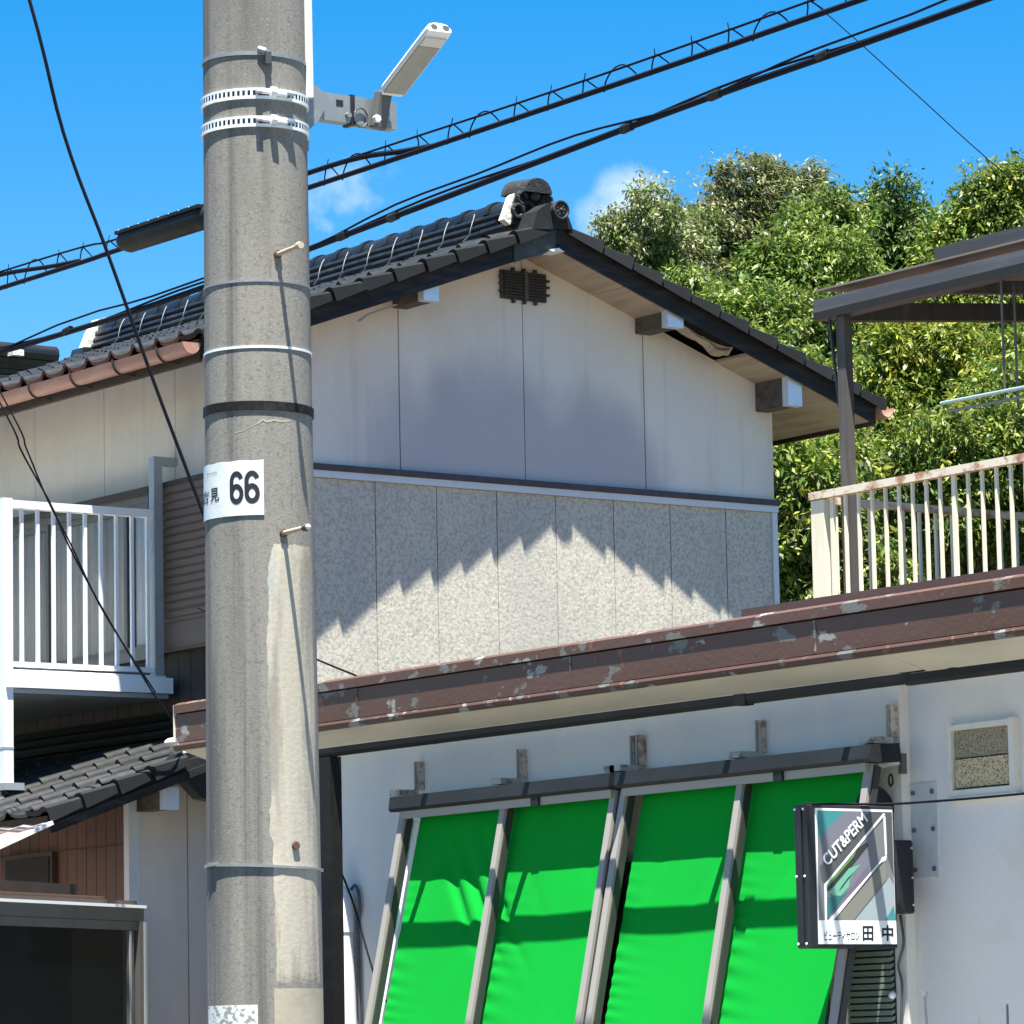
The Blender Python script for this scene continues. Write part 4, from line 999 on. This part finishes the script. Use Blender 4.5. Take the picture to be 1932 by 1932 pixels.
# crack in the concrete
cr = MB(); pts = [(-22, 3.335), (-14, 3.340), (-6, 3.349), (2, 3.360), (8, 3.372), (12, 3.366), (20, 3.371), (28, 3.368), (38, 3.372)]
for i in range(len(pts) - 1):
    (a0, z0), (a1, z1) = pts[i], pts[i+1]; w0 = .001 + .002 * (i > 2)
    cr.add([pole_pt(a0, z0 - w0, .0008), pole_pt(a1, z1 - w0, .0008), pole_pt(a1, z1 + w0, .0008), pole_pt(a0, z0 + w0, .0008)], [(0, 1, 2, 3)])
cr.build('crack', 'cement_flat', UP)
# trowelled cement repair, irregular outline
rr = random.Random(3); nz_ = 90; v = []; f = []; K = 14
for i in range(nz_ + 1):
    z = 3.02 - i * (3.02 - 1.735) / nz_
    w = 1 if i > 8 else (.35 + .65 * math.sqrt(i / 8))
    lft = 22 - 16 * w + 1.0 * math.sin(i * .17) + .5 * math.sin(i * .53) + rr.uniform(-.9, .9)
    if i > 60: lft += 4
    rgt = 62 + 14 * w + 2 * math.sin(i * .21 + 1)
    for k in range(K + 1):
        a = lft + (rgt - lft) * k / K
        edge = min(1, 5 * min(k / K, 1 - k / K), i / 3, (nz_ - i) / 2)
        v.append(pole_pt(a, z, -.0008 + edge * (.0026 + .0003 * math.sin(z * 31 + a * .35))))
for i in range(nz_):
    for k in range(K): f.append((i*(K+1)+k, (i+1)*(K+1)+k, (i+1)*(K+1)+k+1, i*(K+1)+k+1))
MB().add(v, f).build('cement_patch', 'cement_patch', UP, True)
v = []; f = []
for i in range(2):
    for k in range(K + 1): v.append(pole_pt(12 + 68 * k / K, (1.728, .6)[i], .003))
for k in range(K): f.append((k, K + 1 + k, K + 2 + k, k + 1))
MB().add(v, f).build('cement_patch', 'cement_flat', UP, True)
# worn sticker at the bottom
v = [pole_pt(a, z, .0015) for z in (1.55, 1.683) for a in np.linspace(-72, -4, 12)]
MB().add(v, [(k, k + 1, 12 + k + 1, 12 + k) for k in range(11)]).build('worn_sticker', 'sticker_worn', UP, True)
# conduit on the right flank
CD = MB().tube([pole_pt(88, 9, .010), pole_pt(88, 4.36, .010)], .013, 12).build('conduit', 'pvc_white', UP, True)
# number plate
def on_plate(a0, a1, z0, z1, d, sag=0):
    return lambda s, t: pole_pt(a0 + (a1 - a0) * s, z0 + (z1 - z0) * t, d)
v = []; f = []; n = 24; q = 6
for j in range(q + 1):
    for i in range(n + 1):
        a = -96 + (8 + 96) * i / n; z = 3.092 + .161 * j / q
        v.append(pole_pt(a, z - .004 * math.exp(-i / 2) + .0012 * math.sin(i * 1.1) * (j == q), .0040 + .0002 * math.sin(i * .9 + j * 1.4)))
for j in range(q):
    for i in range(n): f.append((j*(n+1)+i, j*(n+1)+i+1, (j+1)*(n+1)+i+1, (j+1)*(n+1)+i))
NP = MB().add(v, f).build('number_plate', 'plate_white', UP, True)
def plate_text(body, a0, a1, z0, z1, m, bold=.0):
    a, f = text_mesh(body, 1, bold)
    if not len(a): return
    g_ = on_plate(a0, a1, z0, z1, .0050)
    MB().add([g_(p[0], p[1]) for p in a], f).build('lettering', m, NP)
def digit6(a0, a1, z0, z1):
    """bold rounded 6 drawn as a swept stroke."""
    w = (a1 - a0); ca = (a0 + a1) / 2; pts = []
    for t in np.linspace(.35, math.pi, 14): pts.append((math.cos(t) * .5 - .0, .70 + math.sin(t) * .26))
    pts += [(-.5, .55), (-.5, .40)]
    for t in np.linspace(math.pi, 3 * math.pi, 30): pts.append((math.cos(t) * .5, .29 + math.sin(t) * .25))
    hw = .20; L_ = []; R_ = []
    asp = 1.0 / 2.25
    for i in range(len(pts)):
        p = np.array(pts[max(i-1, 0)]); q_ = np.array(pts[min(i+1, len(pts)-1)]); d = (q_ - p) * np.array([1, 2.25]); d = d / (np.linalg.norm(d) + 1e-9)
        nrm = np.array([-d[1], d[0]]); c = np.array(pts[i])
        L_.append(c + nrm * hw * np.array([1, asp])); R_.append(c - nrm * hw * np.array([1, asp]))
    P3 = lambda c, o: pole_pt(ca + c[0] * w * .78, z0 + (z1 - z0) * (c[1] * .92 + .04), .0048 + o)
    v = []; f = []
    for i in range(len(pts)): v += [P3(L_[i], i * 2e-6), P3(R_[i], i * 2e-6)]
    f = [(2*i, 2*i+1, 2*i+3, 2*i+2) for i in range(len(pts) - 1)]
    MB().add(v, f).build('digit', 'ink', NP)
digit6(-27.5, -13.5, 3.126, 3.222); digit6(-11.2, 3.2, 3.126, 3.222)
plate_text('吉', -81, -60, 3.140, 3.178, 'ink', .015); plate_text('見', -57, -42, 3.141, 3.181, 'ink', .015)
plate_text('Energia', -64, -45, 3.222, 3.2285, 'ink_faded', .0)

# ------------------------------------------------------------------ street lamp on the pole
SL = thing('street_lamp', 'white LED street lamp on a galvanised arm clamped to the concrete pole', 'street lamp')
ax = -10.345
arm = MB()
Y0, Y1 = PYc + pr(4.3) - .01, 7.12
arm.box(ax - .004, ax, Y0 + .05, Y1, 4.318, 4.402).box(ax - .04, ax - .0041, Y0 + .05, Y1, 4.398, 4.402).box(ax - .04, ax - .0041, Y0 + .05, Y1, 4.318, 4.322)
ARM = arm.build('arm', 'galv', SL)
box('arm_slot', 'ink', ARM, ax, ax + .0008, 6.90, 6.925, 4.365, 4.385)
for (y, z) in ((7.085, 4.375), (7.085, 4.345), (6.94, 4.34)): MB().tube([(ax, y, z), (ax + .012, y, z)], .009, 6).build('arm_bolt', 'galv', ARM)
box('cable_tie', 'ink', ARM, ax - .042, ax + .003, 6.951, 6.966, 4.312, 4.406)
MB().tube([(ax + .006, 6.985 + .024 * math.cos(t), 4.338 + .030 * math.sin(t)) for t in np.linspace(0, 6.28, 15)], .0028, 6).build('lamp_wire', 'cable_steel', SL)
MB().prism([(Y0, 4.26), (Y0 + .055, 4.31), (Y0 + .075, 4.345), (Y0 + .075, 4.395), (Y0 + .05, 4.415), (Y0, 4.425)], ax - .05, ax + .01).build('clamp', 'galv', SL)
MB().box(ax - .06, ax + .02, Y0 - .012, Y0 + .012, 4.21, 4.44).build('clamp_plate', 'galv', SL)
hd = (VR * .52 + VF * .854).normalized(); tl = math.radians(24)
dirv = (hd * math.cos(tl) + Vector((0, 0, math.sin(tl)))).normalized()
wv = Vector((0, 0, 1)).cross(dirv).normalized(); uv_ = dirv.cross(wv).normalized()
nb = Vector((ax + .02, 7.035, 4.335))
NK = MB().bar(nb + Vector((0, 0, -.03)), nb + VR * .02 + Vector((0, 0, .085)), .05, .03, (1, 0, 0)).build('neck', 'lamp_neck', SL); bevelled(NK, .006)
MB().tube([nb + Vector((.02, -.02, -.005)), nb + Vector((.035, -.02, -.005))], .012, 6).build('neck_bolt', 'galv_bright', SL)
st = nb + VR * .045 + VF * .02 + Vector((0, 0, .068))
def lp(s, w, u): return st + dirv * s + wv * w + uv_ * u
sec = [(-.041, .0), (-.044, .010), (-.034, .026), (-.013, .031), (.013, .031), (.034, .026), (.044, .010), (.041, .0)]
v = []; f = []; ss = [0, .02, .28, .315, .325]; scs = [.8, 1, 1, .97, .9]; N = len(sec)
for s, k in zip(ss, scs): v += [lp(s, w * k, u) for (w, u) in sec]
for i in range(len(ss) - 1):
    for k in range(N): f.append((i*N+k, (i+1)*N+k, (i+1)*N+(k+1) % N, i*N+(k+1) % N))
f += [tuple(range(N)), tuple(range((len(ss)-1)*N, len(ss)*N))[::-1]]
HD = MB().add(v, f).build('lamp_head', 'lamp_body', SL, True)
def under(s0, s1, w, u, m, name):
    vv = [lp(s0, -w, u), lp(s1, -w, u), lp(s1, w, u), lp(s0, w, u), lp(s0, -w, 0), lp(s1, -w, 0), lp(s1, w, 0), lp(s0, w, 0)]
    MB().add(vv, [(0,1,2,3),(0,4,5,1),(1,5,6,2),(2,6,7,3),(3,7,4,0)]).build(name, m, HD)
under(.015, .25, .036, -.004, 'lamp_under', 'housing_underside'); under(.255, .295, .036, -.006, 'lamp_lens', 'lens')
for w in (-.018, .022):
    MB().add([lp(.3265, w + .012 * math.cos(t), .015 + .010 * math.sin(t)) for t in np.linspace(0, 6.28, 11)[:-1]], [tuple(range(10))]).build('end_recess', 'lamp_dark', HD)

# ------------------------------------------------------------------ overhead cables
def cable(name, label, pts, r, m='cable_black', n=7, group=None):
    T = thing(name, label, 'cable', group)
    MB().tube(catmull(pts, 6), r, n).build('strand', m, T, True); return T
c2 = [(-40, 11.3, 5.75), (-27.5, 11.3, 5.52), (-20.33, 11.3, 5.466), (-18.192, 11.3, 5.486), (-16.425, 11.3, 5.552), (-15.178, 11.3, 5.606), (-13.976, 11.3, 5.653), (-12.236, 11.3, 5.700), (-8, 11.3, 5.86), (6, 11.3, 6.7)]
T = cable('telephone_cable', 'lower thick black telephone cable crossing in front of the roof ridge', c2, .0155)
c2m = [(x, y - .01, z + (.036 + .025 * math.sin(x * 1.9) + .012 * math.sin(x * 4.1))) for (x, y, z) in [tuple(p) for p in catmull(c2, 6)]]
MB().tube(c2m, .0055, 6).build('messenger_wire', 'cable_black', T, True)
c2n = [(p[0], p[1] + .012, p[2] + .022 + .014 * math.sin(p[0] * 2.7 + 1)) for p in catmull(c2, 6)]
MB().tube(c2n, .006, 6).build('strand', 'cable_black', T, True)
for (x, z) in ((-19.58, 5.474), (-14.61, 5.632), (-16.46, 5.552), (-13.98, 5.656), (-13.25, 5.680), (-16.90, 5.536)):
    MB().tube([(x - .035, 11.3, z - .004), (x + .035, 11.3, z + .002)], .021, 8).build('cable_tie', 'closure_black', T, True)
c1 = [(-40, 11.2, 6.1), (-28, 11.2, 5.83), (-20.148, 11.2, 5.788), (-18.838, 11.2, 5.788), (-17.057, 11.2, 5.790), (-15.2, 11.2, 5.800), (-13.484, 11.2, 5.818), (-11.5, 11.2, 5.86), (-6, 11.2, 6.06), (6, 11.2, 6.8)]
T1 = cable('aerial_cable', 'upper black aerial cable wound with spiral hangers across the sky', c1, .0135)
c1m = [(-40, 11.2, 6.18), (-28, 11.2, 5.92), (-20.148, 11.2, 5.880), (-18.838, 11.2, 5.848), (-17.055, 11.2, 5.868), (-15.03, 11.2, 5.868), (-13.27, 11.2, 5.890), (-11.5, 11.2, 5.93), (-6, 11.2, 6.12), (6, 11.2, 6.85)]
MB().tube(catmull(c1m, 6), .0055, 6).build('messenger_wire', 'cable_black', T1, True)
extra = [(-18.0, 11.2, 5.852), (-17.06, 11.205, 5.866), (-16.6, 11.205, 5.858), (-16.25, 11.205, 5.822), (-16.0, 11.205, 5.80)]
MB().tube(catmull(extra, 8), .013, 6).build('strand', 'cable_black', T1, True)
extra = [(-20.6, 11.205, 5.87), (-20.1, 11.205, 5.862), (-19.6, 11.205, 5.82), (-19.3, 11.205, 5.80)]
MB().tube(catmull(extra, 8), .012, 6).build('strand', 'cable_black', T1, True)
x = -20.6; k = 0
while x < -11.2:
    if not -18.75 < x < -18.0:
        z = np.interp(x, [p[0] for p in c1], [p[2] for p in c1]); zm = np.interp(x, [p[0] for p in c1m], [p[2] for p in c1m])
        lean = random.uniform(-.015, .03)
        if k % 4 == 3:
            pts = [(x - .10, 11.205, z - .018), (x - .085, 11.205, z + .03), (x - .03, 11.205, zm + .006), (x + .04, 11.205, zm + .012), (x + .10, 11.205, zm - .02), (x + .15, 11.205, z + .005)]
            MB().tube(catmull(pts, 5), .0038, 5).build('hanger_ring', 'cable_black', T1)
        else:
            pts = [(x - .015, 11.205, z - .014), (x - .004, 11.205, z + .04), (x + lean, 11.205, zm + .006), (x + lean + .05, 11.205, zm - .022), (x + .105 + lean, 11.205, z + .008)]
            MB().tube(catmull(pts, 5), .0036, 5).build('hanger_ring', 'cable_black', T1)
            MB().tube([(x + lean - .004, 11.205, zm - .008), (x + lean + random.uniform(-.012, .012), 11.205, zm + .034)], .0026, 4).build('wire_tail', 'cable_black', T1)
    x += .262 + random.uniform(-.02, .02); k += 1
CB = thing('cable_closure', 'black splice closure hanging on the upper cable left of the concrete pole', 'cable closure')
MB().tube([(-18.83, 11.19, 5.815), (-18.80, 11.19, 5.818), (-18.74, 11.19, 5.816), (-18.0, 11.19, 5.812), (-17.93, 11.19, 5.812), (-17.9, 11.19, 5.812)], [.020, .048, .066, .066, .050, .022], 16).build('sleeve', 'closure_black', CB, True)
MB().box(-18.78, -17.95, 11.12, 11.16, 5.845, 5.862).build('flange', 'closure_black', CB)
for k in range(8):
    MB().ball((-18.74 + k * .10, 11.124, 5.860), .006, 6, 4).build('clip', 'alu_grey', CB)
# single wires
def vwire(pix, ds): return [vp(x, y, d) for (x, y), d in zip(pix, ds)]
cable('drop_wire', 'single black drop wire slanting down to the left edge of the concrete pole',
      [(-11.9, 6.0, 6.9), (-11.56, 6.47, 5.10), (-11.525, 6.639, 4.48), (-11.488, 6.772, 4.108), (-11.448, 6.921, 3.685), (-11.404, 7.075, 3.262), (-11.38, 7.16, 3.03), (-11.34, 7.2, 2.96)], .0060)
cable('far_wire', 'thin dark wire slanting across the sky above the trees',
      [(-31.5, 22.6, 14.3), (-29.854, 25.328, 11.437), (-29.394, 26.152, 10.573), (-28.92, 26.997, 9.69), (-27.8, 29.0, 7.8), (-27, 30.5, 6.0)], .0055)
pw = [(-20.9, 10.9, 6.4), (-20.5, 11.42, 5.17), (-20.5, 11.526, 4.954), (-20.5, 11.711, 4.667), (-20.5, 11.829, 4.434), (-20.5, 12.066, 4.056), (-20.5, 12.375, 3.618)]
T = cable('service_wire', 'twisted pair of thin service wires hanging in front of the balcony', pw, .0055)
MB().tube(catmull([(p[0], p[1] + (.035 if i < 3 else .012 * (-1) ** i), p[2] + .01) for i, p in enumerate(pw)], 6), .005, 6).build('strand', 'cable_black', T, True)
MB().tube(catmull([pw[-1], (-20.6, 12.6, 3.4), (-20.95, 12.75, 3.2)], 5), .005, 5).build('strand', 'cable_black', T, True)
cable('roof_wire', 'short thin wire between the concrete pole and the shop roof edge', [(-19.9, 12.3, 4.05), (-19.5, 12.833, 3.743), (-19.4, 13.06, 3.64), (-19.3, 13.3, 3.51)], .006)
cable('wall_wire', 'thin wire hanging slack on the shop wall left of the awning', [(-18.68, YW - .06, 2.80), (-18.588, 12.30, 2.647), (-18.394, 12.30, 2.361), (-18.193, 12.30, 1.957), (-18.1, 12.36, 1.7), (-18.05, 12.37, 1.2)], .0055)
cable('sign_wire', 'thin black wire running from the salon sign to the right', [(-14.05, 11.75, 2.592), (-13.70, 11.85, 2.572), (-13.50, 11.9, 2.567), (-12.824, 11.9, 2.563), (-11.5, 11.9, 2.575), (-10, 11.9, 2.62), (-8, 11.9, 2.8)], .0055)
# slender stakes at the foot of the right wall
for i, (x, z, ln, lab, m) in enumerate(((-13.43, 1.75, .05, 'leftmost slender stake by the shop wall, with a pale forked tip', 'galv'), (-13.10, 1.655, .0, 'middle slender stake by the shop wall, pale wooden tip', 'bolt_cream'), (-12.925, 1.705, -.02, 'rightmost slender stake by the shop wall, dark metal tip', 'alu_bronze'))):
    T = thing('stake', lab, 'stake', 'stakes along the shop wall')
    MB().tube([(x + ln, 11.86, .1), (x + ln * .4, 11.86, 1.2), (x, 11.86, z)], [.009, .008, .005], 7).build('shaft', m, T, True)
    if i == 0: MB().tube([(x - .02, 11.86, z + .02), (x, 11.86, z - .02), (x + .018, 11.86, z + .02)], .004, 5).build('fork', m, T)

# ------------------------------------------------------------------ neighbouring house far left
N_ = thing('neighbour_house', 'dark tiled ridge of a neighbouring house at the far left', 'house')
XN, ZN = -34.5, 8.25
MB().prism([(XN - 3, 0), (XN + 3, 0), (XN + 3, 6.6), (XN, 7.7), (XN - 3, 6.6)], 12, 19.2, 'Y').build('wall', 'neighbour_wall', N_)
MB().prism([(XN - 3.6, 6.55), (XN, 7.95), (XN + 3.6, 6.55), (XN + 3.6, 6.65), (XN, 8.05), (XN - 3.6, 6.65)], 11.5, 19.7, 'Y').build('roof', 'roof_tile', N_)
for k in range(4): MB().prism([(XN - .16 + .02*k, 8.0 + k*.06), (XN + .16 - .02*k, 8.0 + k*.06), (XN + .17 - .02*k, 8.045 + k*.06), (XN - .17 + .02*k, 8.045 + k*.06)], 11.5, 19.74 - .0*k, 'Y').build('ridge_course', 'roof_tile', N_)
for k in range(20): MB().tube([(XN, 11.6 + k * .41, 8.25), (XN, 11.98 + k * .41, 8.25)], .085, 10).build('ridge_cap', 'roof_tile', N_, True)
for k in range(4): MB().box(XN + .1, XN + .2, 19.2 - k * .34, 19.32 - k * .34, 8.18, 8.24).build('mortar_bed', 'mortar', N_)
MB().bar((XN + .1, 19.5, 8.0), (XN + 3.6, 19.5, 6.68), .08, .08).build('verge_roll', 'roof_tile', N_)
for k in range(1, 8):
    x = XN + .45 * k; z = 8.055 - .389 * .45 * k
    MB().box(x - .03, x + .03, 11.5, 19.68, z - .02, z + .045).build('tile_course', 'roof_tile', N_)

# ------------------------------------------------------------------ trees on the hillside
def leaf_cloud(blobs, n, size, cols, wind=0.0, flat=.35, seed=0):
    """leaf-sized faces spread through lumpy blobs; returns verts, faces, tint."""
    r = np.random.default_rng(seed)
    B = np.array([[*b[0], b[1], b[2]] for b in blobs]); wgt = (B[:, 3] ** 2); wgt = wgt / wgt.sum()
    # clusters (twigs) first, leaves round them
    nt = max(1, n // 9)
    bi = r.choice(len(B), nt, p=wgt)
    d = r.normal(size=(nt, 3)); d /= np.linalg.norm(d, axis=1)[:, None]
    rad = r.uniform(.35, 1.0, nt) ** .45
    rad *= 1 + .30 * np.sin(d[:, 0] * 7 + bi) * np.sin(d[:, 2] * 6 + bi * 2) + .18 * np.sin(d[:, 1] * 15 + bi * 3) * np.sin(d[:, 2] * 13)
    far = r.random(nt) < .13; rad = np.where(far, rad * r.uniform(1.05, 1.32, nt), rad)
    c = B[bi, :3] + d * (rad * B[bi, 3])[:, None] * np.array([1, 1, 1]) * np.stack([np.ones(nt), np.ones(nt), B[bi, 4]], 1)
    twig_dir = d * .8 + np.array([0, 0, -.35]) + r.normal(size=(nt, 3)) * .35 + np.array([VR.x, VR.y, .0]) * wind * 1.6
    twig_dir /= np.linalg.norm(twig_dir, axis=1)[:, None]
    k = 9; N = nt * k
    base = np.repeat(c, k, 0); td = np.repeat(twig_dir, k, 0)
    along = np.tile(np.linspace(-.8, 1, k), nt)[:, None] * size * 1.9
    pos = base + td * along + r.normal(size=(N, 3)) * size * .35
    ld = td * .7 + r.normal(size=(N, 3)) * .55 + np.array([0, 0, -.25]); ld /= np.linalg.norm(ld, axis=1)[:, None]
    up = np.array([0, 0, 1.0]) + r.normal(size=(N, 3)) * (.55 if wind < .5 else .3); sd_ = np.cross(ld, up); sd_ /= (np.linalg.norm(sd_, axis=1)[:, None] + 1e-9)
    nr = np.cross(sd_, ld)
    L_ = size * r.uniform(.55, 1.6, N)[:, None]; W_ = L_ * r.uniform(.30, .42, N)[:, None] * .5
    mid = pos + ld * L_ * .45 - nr * L_ * .03
    v = np.stack([pos, mid + sd_ * W_, pos + ld * L_ - nr * L_ * .16, mid - sd_ * W_], 1).reshape(-1, 3)
    cols = np.array(cols); ci = r.choice(len(cols), nt); col = np.repeat(cols[ci], k, 0) * r.uniform(.82, 1.2, N)[:, None]
    bt = r.uniform(.72, 1.25, len(B))[bi]; col = col * np.repeat(bt, k)[:, None]
    return v, N, col
def make_crown(name, parent, parts):
    vs, cs = [], []; N = 0
    for (v, n, c) in parts: vs.append(v); cs.append(c); N += n
    v = np.concatenate(vs); c = np.concatenate(cs)
    me = bpy.data.meshes.new(name)
    me.vertices.add(len(v)); me.vertices.foreach_set('co', v.astype(np.float32).ravel())
    me.loops.add(N * 4); me.loops.foreach_set('vertex_index', np.arange(N * 4, dtype=np.int32))
    me.polygons.add(N); me.polygons.foreach_set('loop_start', np.arange(0, N * 4, 4, dtype=np.int32))
    at_ = me.attributes.new('tint', 'FLOAT_COLOR', 'POINT')
    rgba = np.ones((len(v), 4), np.float32); rgba[:, :3] = np.repeat(c, 4, 0); at_.data.foreach_set('color', rgba.ravel())
    me.materials.append(MATS['leaf']); me.update(); me.validate()
    o = link(bpy.data.objects.new(name, me), parent); o['kind'] = 'stuff'; return o
GREENS = [(.125, .20, .026), (.080, .145, .022), (.17, .23, .035), (.050, .100, .020), (.22, .26, .06)]
PALE = [(.21, .23, .09), (.26, .27, .13), (.13, .16, .05), (.30, .31, .17), (.10, .135, .035)]
LIME = [(.28, .31, .035), (.21, .27, .027), (.35, .36, .05), (.12, .19, .022)]
DARK = [(.05, .10, .025), (.075, .14, .030), (.04, .08, .022), (.11, .17, .040)]
def tree(name, label, blobs, n, size, cols, root, seed, wind=0, cat='tree', sub=0):
    """blobs: (px, py, distance, radius_px, squash); root: (px, distance) of the trunk foot."""
    T = thing(name, label, cat, 'trees and shrubs on the hillside')
    q = random.Random(seed); extra = []
    for (x, y, d, r, sq) in blobs:
        for _ in range(3):
            a = q.uniform(0, 6.28); k = q.uniform(.75, 1.05)
            extra.append((x + math.cos(a) * r * k, y + math.sin(a) * r * k * .85, d + q.uniform(-.5, .5), r * q.uniform(.25, .45), q.uniform(.7, 1.2)))
    B = [(vp(x, y, d), r * d / 7970, sq) for (x, y, d, r, sq) in list(blobs) + extra]
    make_crown('crown', T, [leaf_cloud([(tuple(b[0]), b[1], b[2]) for b in B], n, size, cols, wind, seed=seed)])
    top = max(B, key=lambda b: b[0].z)[0]; ctr = sum((b[0] for b in B), Vector()) / len(B)
    foot = vp(root[0], 1500, root[1]); foot.z = max(.2, min(6.5, (foot.y - 19.5) * .30 - .6))
    trunk = MB(); mid = foot.lerp(ctr, .6) + Vector((.1, -.1, 0))
    trunk.tube(catmull([foot, mid, ctr, top - Vector((0, 0, .3))], 5), [.14 - .12 * i / 15 for i in range(16)], 8)
    for b in B[:len(blobs)]: trunk.tube(catmull([mid.lerp(ctr, .5), mid.lerp(b[0], .6) + Vector((0, 0, .1)), b[0]], 4), [.05 - .04 * i / 8 for i in range(9)], 6)
    trunk.build('trunk', 'bark', T, True)
    return T
tree('evergreen_tree', 'pale windblown tree whose crown is the highest against the sky',
     [(1410, 345, 54, 62, .8), (1480, 390, 54, 75, .8), (1390, 420, 54, 80, .8), (1330, 460, 54, 75, .8), (1450, 480, 54, 100, .85), (1370, 540, 54, 95, .9), (1500, 560, 54, 90, .9), (1310, 560, 54, 70, .9), (1555, 460, 54.5, 55, .8), (1340, 400, 54, 40, .8), (1290, 440, 53.5, 42, .8), (1520, 345, 54, 34, .7), (1590, 400, 54.5, 30, .8), (1450, 330, 54, 36, .7)], 62000, .072, PALE, (1430, 55), 11, wind=1)
tree('small_tree', 'small feathery tree just right of the roof peak, in front of a cloud',
     [(1235, 375, 52, 36, 1.1), (1215, 425, 52, 55, .9), (1175, 440, 52, 42, .8), (1250, 470, 52, 62, 1), (1200, 520, 52, 60, 1), (1270, 560, 52, 70, 1), (1150, 420, 52, 24, .8), (1290, 470, 52.5, 50, 1), (1300, 520, 52.5, 60, 1), (1320, 430, 53, 36, .9)], 32000, .060, PALE + GREENS[:2], (1240, 53), 12)
tree('broadleaf_tree', 'dense broad green tree in the middle behind the gable roof',
     [(1550, 420, 49, 60, 1), (1500, 520, 48, 90, 1), (1580, 540, 48, 95, 1), (1430, 620, 47, 90, 1), (1520, 660, 47, 110, 1), (1380, 700, 46, 80, 1), (1620, 660, 47, 95, 1), (1450, 760, 46, 100, 1), (1560, 790, 46, 110, 1), (1350, 620, 47, 60, 1), (1290, 560, 48, 45, 1), (1600, 440, 49, 40, 1), (1575, 385, 49.5, 26, 1), (1640, 560, 48, 50, 1)], 100000, .076, GREENS, (1520, 48), 13)
tree('sparse_tree', 'slender open-crowned tree between two denser trees',
     [(1690, 375, 56, 40, 1.3), (1670, 440, 56, 55, 1.1), (1720, 430, 56, 42, 1.2), (1700, 510, 56, 60, 1), (1745, 470, 56, 45, 1), (1650, 380, 56, 22, 1.2), (1640, 560, 56, 55, 1), (1630, 480, 56, 40, 1), (1765, 520, 56, 46, 1)], 26000, .076, DARK + GREENS[:2], (1700, 57), 14)
tree('broadleaf_tree', 'bright green tree rising above the terrace canopy at the right edge',
     [(1860, 375, 51, 48, 1.1), (1900, 400, 51, 65, 1), (1960, 390, 51, 80, 1), (1830, 440, 51, 60, 1), (1890, 480, 51, 80, 1), (1990, 480, 51, 90, 1), (1790, 500, 51, 60, 1), (2060, 420, 51, 90, 1), (1840, 560, 50, 80, 1), (1760, 570, 50, 60, 1), (1885, 350, 51, 26, 1.2), (1830, 385, 51, 28, 1), (1930, 345, 51, 34, 1), (1775, 440, 51, 34, 1)], 58000, .076, GREENS + LIME[:1], (1900, 52), 15)
tree('lime_shrub', 'yellow-green leafy tree glimpsed beneath the terrace canopy',
     [(1680, 660, 41, 60, 1), (1650, 740, 41, 75, 1), (1740, 700, 41, 90, 1), (1700, 790, 41, 90, 1), (1800, 680, 41, 80, 1), (1790, 770, 41, 85, 1), (1900, 690, 41, 70, 1), (1620, 820, 41, 60, 1)], 38000, .064, LIME + GREENS[:2], (1720, 42), 16)
tree('hillside_shrub', 'mid-green bush behind the rusty terrace railing',
     [(1760, 870, 39, 90, 1), (1860, 840, 39, 95, 1), (1680, 900, 39, 85, 1), (1930, 860, 39, 90, 1), (1820, 960, 39, 95, 1), (1720, 990, 39, 80, 1), (1920, 980, 39, 90, 1), (1990, 760, 40, 90, 1), (2010, 900, 39, 100, 1), (1880, 760, 40, 70, 1)], 50000, .064, GREENS + LIME[:1], (1830, 40), 17)
tree('hillside_shrub', 'shrub with large shiny leaves squeezed between house corner and railing',
     [(1510, 880, 36, 60, 1), (1500, 970, 36, 62, 1), (1560, 920, 36, 55, 1), (1520, 1060, 36, 70, 1), (1590, 1010, 36, 60, 1), (1490, 1130, 36, 60, 1), (1590, 860, 37, 55, 1), (1560, 1120, 36, 60, 1), (1640, 1090, 36, 60, 1)], 22000, .072, GREENS + LIME[:2] + PALE[:1], (1530, 36.5), 18)
tree('dark_tree', 'dark evergreen mass filling the hillside behind the lower bushes',
     [(1500, 850, 50, 110, 1), (1620, 900, 50, 130, 1), (1760, 800, 50, 140, 1), (1900, 850, 50, 140, 1), (1700, 1050, 50, 130, 1), (1850, 1050, 50, 140, 1), (1550, 1060, 50, 120, 1), (1980, 1000, 50, 130, 1), (1750, 650, 52, 110, 1), (1900, 650, 52, 120, 1), (1640, 720, 51, 90, 1), (2040, 700, 51, 140, 1)], 60000, .09, DARK, (1760, 51), 19)
